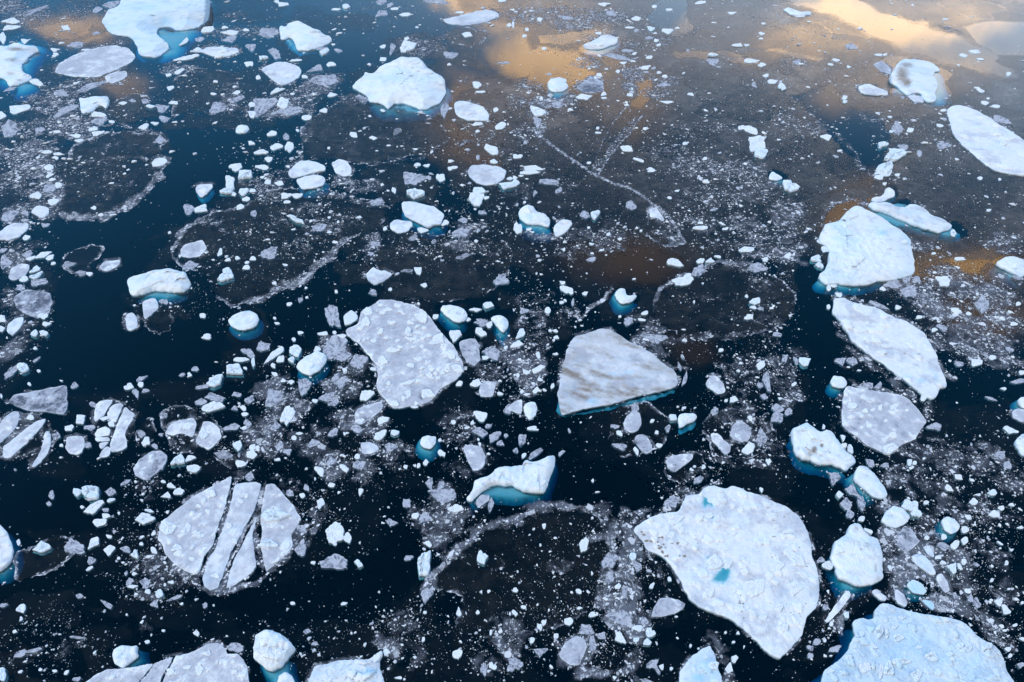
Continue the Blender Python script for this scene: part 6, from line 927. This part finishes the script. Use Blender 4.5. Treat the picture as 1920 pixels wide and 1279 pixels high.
edge = sst(GY+70*(fbm(GX/60, GY/40, 99, 4)-.5), -118, -40)*sst(GX+200*(fbm(GX/90, GY/90, 98, 4)-.5), -400, -180)*sst(-GX+200*(fbm(GX/90, GY/90, 97, 4)-.5), -2330, -2060)*sst(-GY+120*(fbm(GX/60, GY/60, 96, 4)-.5), -1550, -1400)
nilas *= edge; slush *= edge                           # the ice thins out raggedly beyond the field
SV = slush.copy()
XX, YY = ground(GX.ravel(), GY.ravel())
def sheet_from(field, thr):
    keep = field > thr
    quad = keep[:-1, :-1] | keep[1:, :-1] | keep[:-1, 1:] | keep[1:, 1:]
    nx = GX.shape[1]; i, j = np.nonzero(quad); a = i*nx+j
    F = np.stack([a+nx, a+nx+1, a+1, a], 1)
    us, inv = np.unique(F, return_inverse=True)
    return us, inv.reshape(F.shape)
for nm, f, z, thr in (('young_ice', nilas, .012, .14), ('slush', slush, .024, .07)):
    us, F = sheet_from(f, thr); V = np.stack([XX[us], YY[us], np.full(len(us), z)], 1)
    zero = np.zeros(len(us))
    o = link_mesh(nm, V, F, BARE if nm == 'young_ice' else SLUSHY, attrs={'slush': f.ravel()[us] if nm == 'slush' else zero, 'nilas': f.ravel()[us] if nm == 'young_ice' else zero, 'thick': thick.ravel()[us]})
    tag(o, {'young_ice': 'smooth dark sheet of young sea ice with open leads', 'slush': 'grey frosty slush and crumbled seams between the floes'}[nm], {'young_ice': 'sea ice', 'slush': 'slush'}[nm], kind='stuff')

# ------------------------------------------------------------------ thin pans
for n_, (tile, s, rimk, body, ni, label) in enumerate(PANS):
    P = roughen(pts(tile, s), 200+n_, 4, 6.0); Pw, v, f = sheet(P, 4.5)
    d, _ = edge_dist(v, Pw); m = float(mpp(np.clip(P[:, 1].mean(), 0, 1279)))
    fb = fbm(v[:, 0]/(30*m), v[:, 1]/(30*m), 50+n_, 3)
    px_n, py_n = to_px(v[:, 0], v[:, 1]); fb2 = fbm(px_n/22, py_n/16, 90+n_, 4)
    rim = (rimk+.12)*np.exp(-d/((1.5+6.0*fb2)*m))*sst(fb2, .30, .58)*1.15
    sl = np.maximum(rim, (body+.04)*(.1+2.6*fb*fb2))
    c = v.mean(0); org = (float(c[0]), float(c[1]), 0.0)
    o = link_mesh('ice_pan', np.column_stack([v, np.full(len(v), .034+.002*n_)]), f, THIN, org, attrs={'slush': sl, 'nilas': np.full(len(v), .85)*sst(d, 0, 3*m), 'thick': np.full(len(v), ni*(.60 if P[:, 1].mean() < 300 else .42))*(.2+1.4*fb2)})
    tag(o, label, 'ice pan', 'thin ice pans')
    b, mk = soft_poly(P, 3)

# ------------------------------------------------------------------ brash: thousands of bits too small and many to count
rs = np.random.RandomState(12)
dens = SV*8.5 + .60 + .8*np.clip(nilas, 0, 1)
for row in BRASH.replace('\n', ';').split(';'):
    x, y, rx, ry, k = map(float, row.split()); b = box(x-2*rx, x+2*rx, y-2*ry, y+2*ry)
    dens[b] += k*np.exp(-(((GX[b]-x)/rx)**2+((GY[b]-y)/ry)**2)*1.2)
dens *= .15+5.2*np.clip(fbm(GX/30, GY/20, 77, 4)-.12, 0, 1)**2.0
for P in clear:
    b, mk = soft_poly(P, 12); dens[b] *= 1-.85*mk
solid_m = np.zeros_like(GX)
for P in ISL:
    b = box(P[:, 0].min(), P[:, 0].max(), P[:, 1].min(), P[:, 1].max(), 3); q = np.stack([GX[b].ravel(), GY[b].ravel()], 1)
    solid_m[b] = np.maximum(solid_m[b], inside(q, P).reshape(GX[b].shape))
dens *= (1-solid_m)
lam = dens*ST*ST/1000.0*BRASH_K
nb = rs.poisson(np.clip(lam, 0, 4)); ii = np.repeat(np.arange(nb.size), nb.ravel())
bx = GX.ravel()[ii]+(rs.rand(len(ii))-.5)*ST; by = GY.ravel()[ii]+(rs.rand(len(ii))-.5)*ST
cxw, cyw = ground(bx, by); N = len(ii)
spx = np.minimum(.42+rs.pareto(2.0, N)*.72, 5.0)                        # half size in photo pixels
sz = spx*mpp(by)*np.clip((1300-by)/900, .75, 1.15)
n = 5; a = np.linspace(0, 2*np.pi, n, endpoint=False)[None]+rs.rand(N, 1)*6.28+(rs.rand(N, n)-.5)*.9
rr = (.45+.95*rs.rand(N, n))*sz[:, None]; st = (.40+.60*rs.rand(N, 1)); tu = rs.rand(N, 1)*3.14
ex, ey = np.cos(a)*rr, np.sin(a)*rr*st
px_, py_ = ex*np.cos(tu)-ey*np.sin(tu), ex*np.sin(tu)+ey*np.cos(tu)
zt = (.10+.28*rs.rand(N, 1))*sz[:, None]+.05
low = np.stack([cxw[:, None]+px_*1.1, cyw[:, None]+py_*1.1, np.full((N, n), -.08)], 2)
mid = np.stack([cxw[:, None]+px_*.9, cyw[:, None]+py_*.9, np.repeat(zt*.75, n, 1)*(.6+.6*rs.rand(N, n))], 2)
top = np.stack([cxw, cyw, zt[:, 0]*1.1], 1)[:, None]
V = np.concatenate([low, mid, top], 1).reshape(-1, 3); base = (np.arange(N)*(2*n+1))[:, None]
Ft = []
for i in range(n):
    j = (i+1) % n
    Ft += [np.hstack([base+i, base+j, base+n+j]), np.hstack([base+i, base+n+j, base+n+i]), np.hstack([base+n+i, base+n+j, base+2*n])]
F = np.vstack(Ft)
tn = np.repeat(np.where(rs.rand(N) > .52, .84+.2*rs.rand(N), .34+.36*rs.rand(N)), 2*n+1)
o = link_mesh('brash_ice', V, F, ICE, attrs={'tone': tn, 'blue': np.full(len(V), .06), 'dirt': np.zeros(len(V))}, smooth=False)
tag(o, 'tiny white bits of broken ice scattered over the whole bay', 'brash ice', kind='stuff')
if rest:
    Vs, Fs, k0, at = [], [], 0, {'tone': [], 'blue': [], 'dirt': []}
    for V_, F_, a_ in rest:
        Vs.append(V_); Fs += [tuple(q+k0 for q in f_) for f_ in F_]; k0 += len(V_)
        for k in at: at[k].append(a_[k])
    o = link_mesh('small_brash', np.vstack(Vs), Fs, ICE, attrs={k: np.concatenate(q) for k, q in at.items()}, smooth=False)
    tag(o, 'small broken lumps of ice strewn between the larger chunks', 'brash ice', kind='stuff')
import sys; print('BRASH', N, 'small', len(ROWS), count)
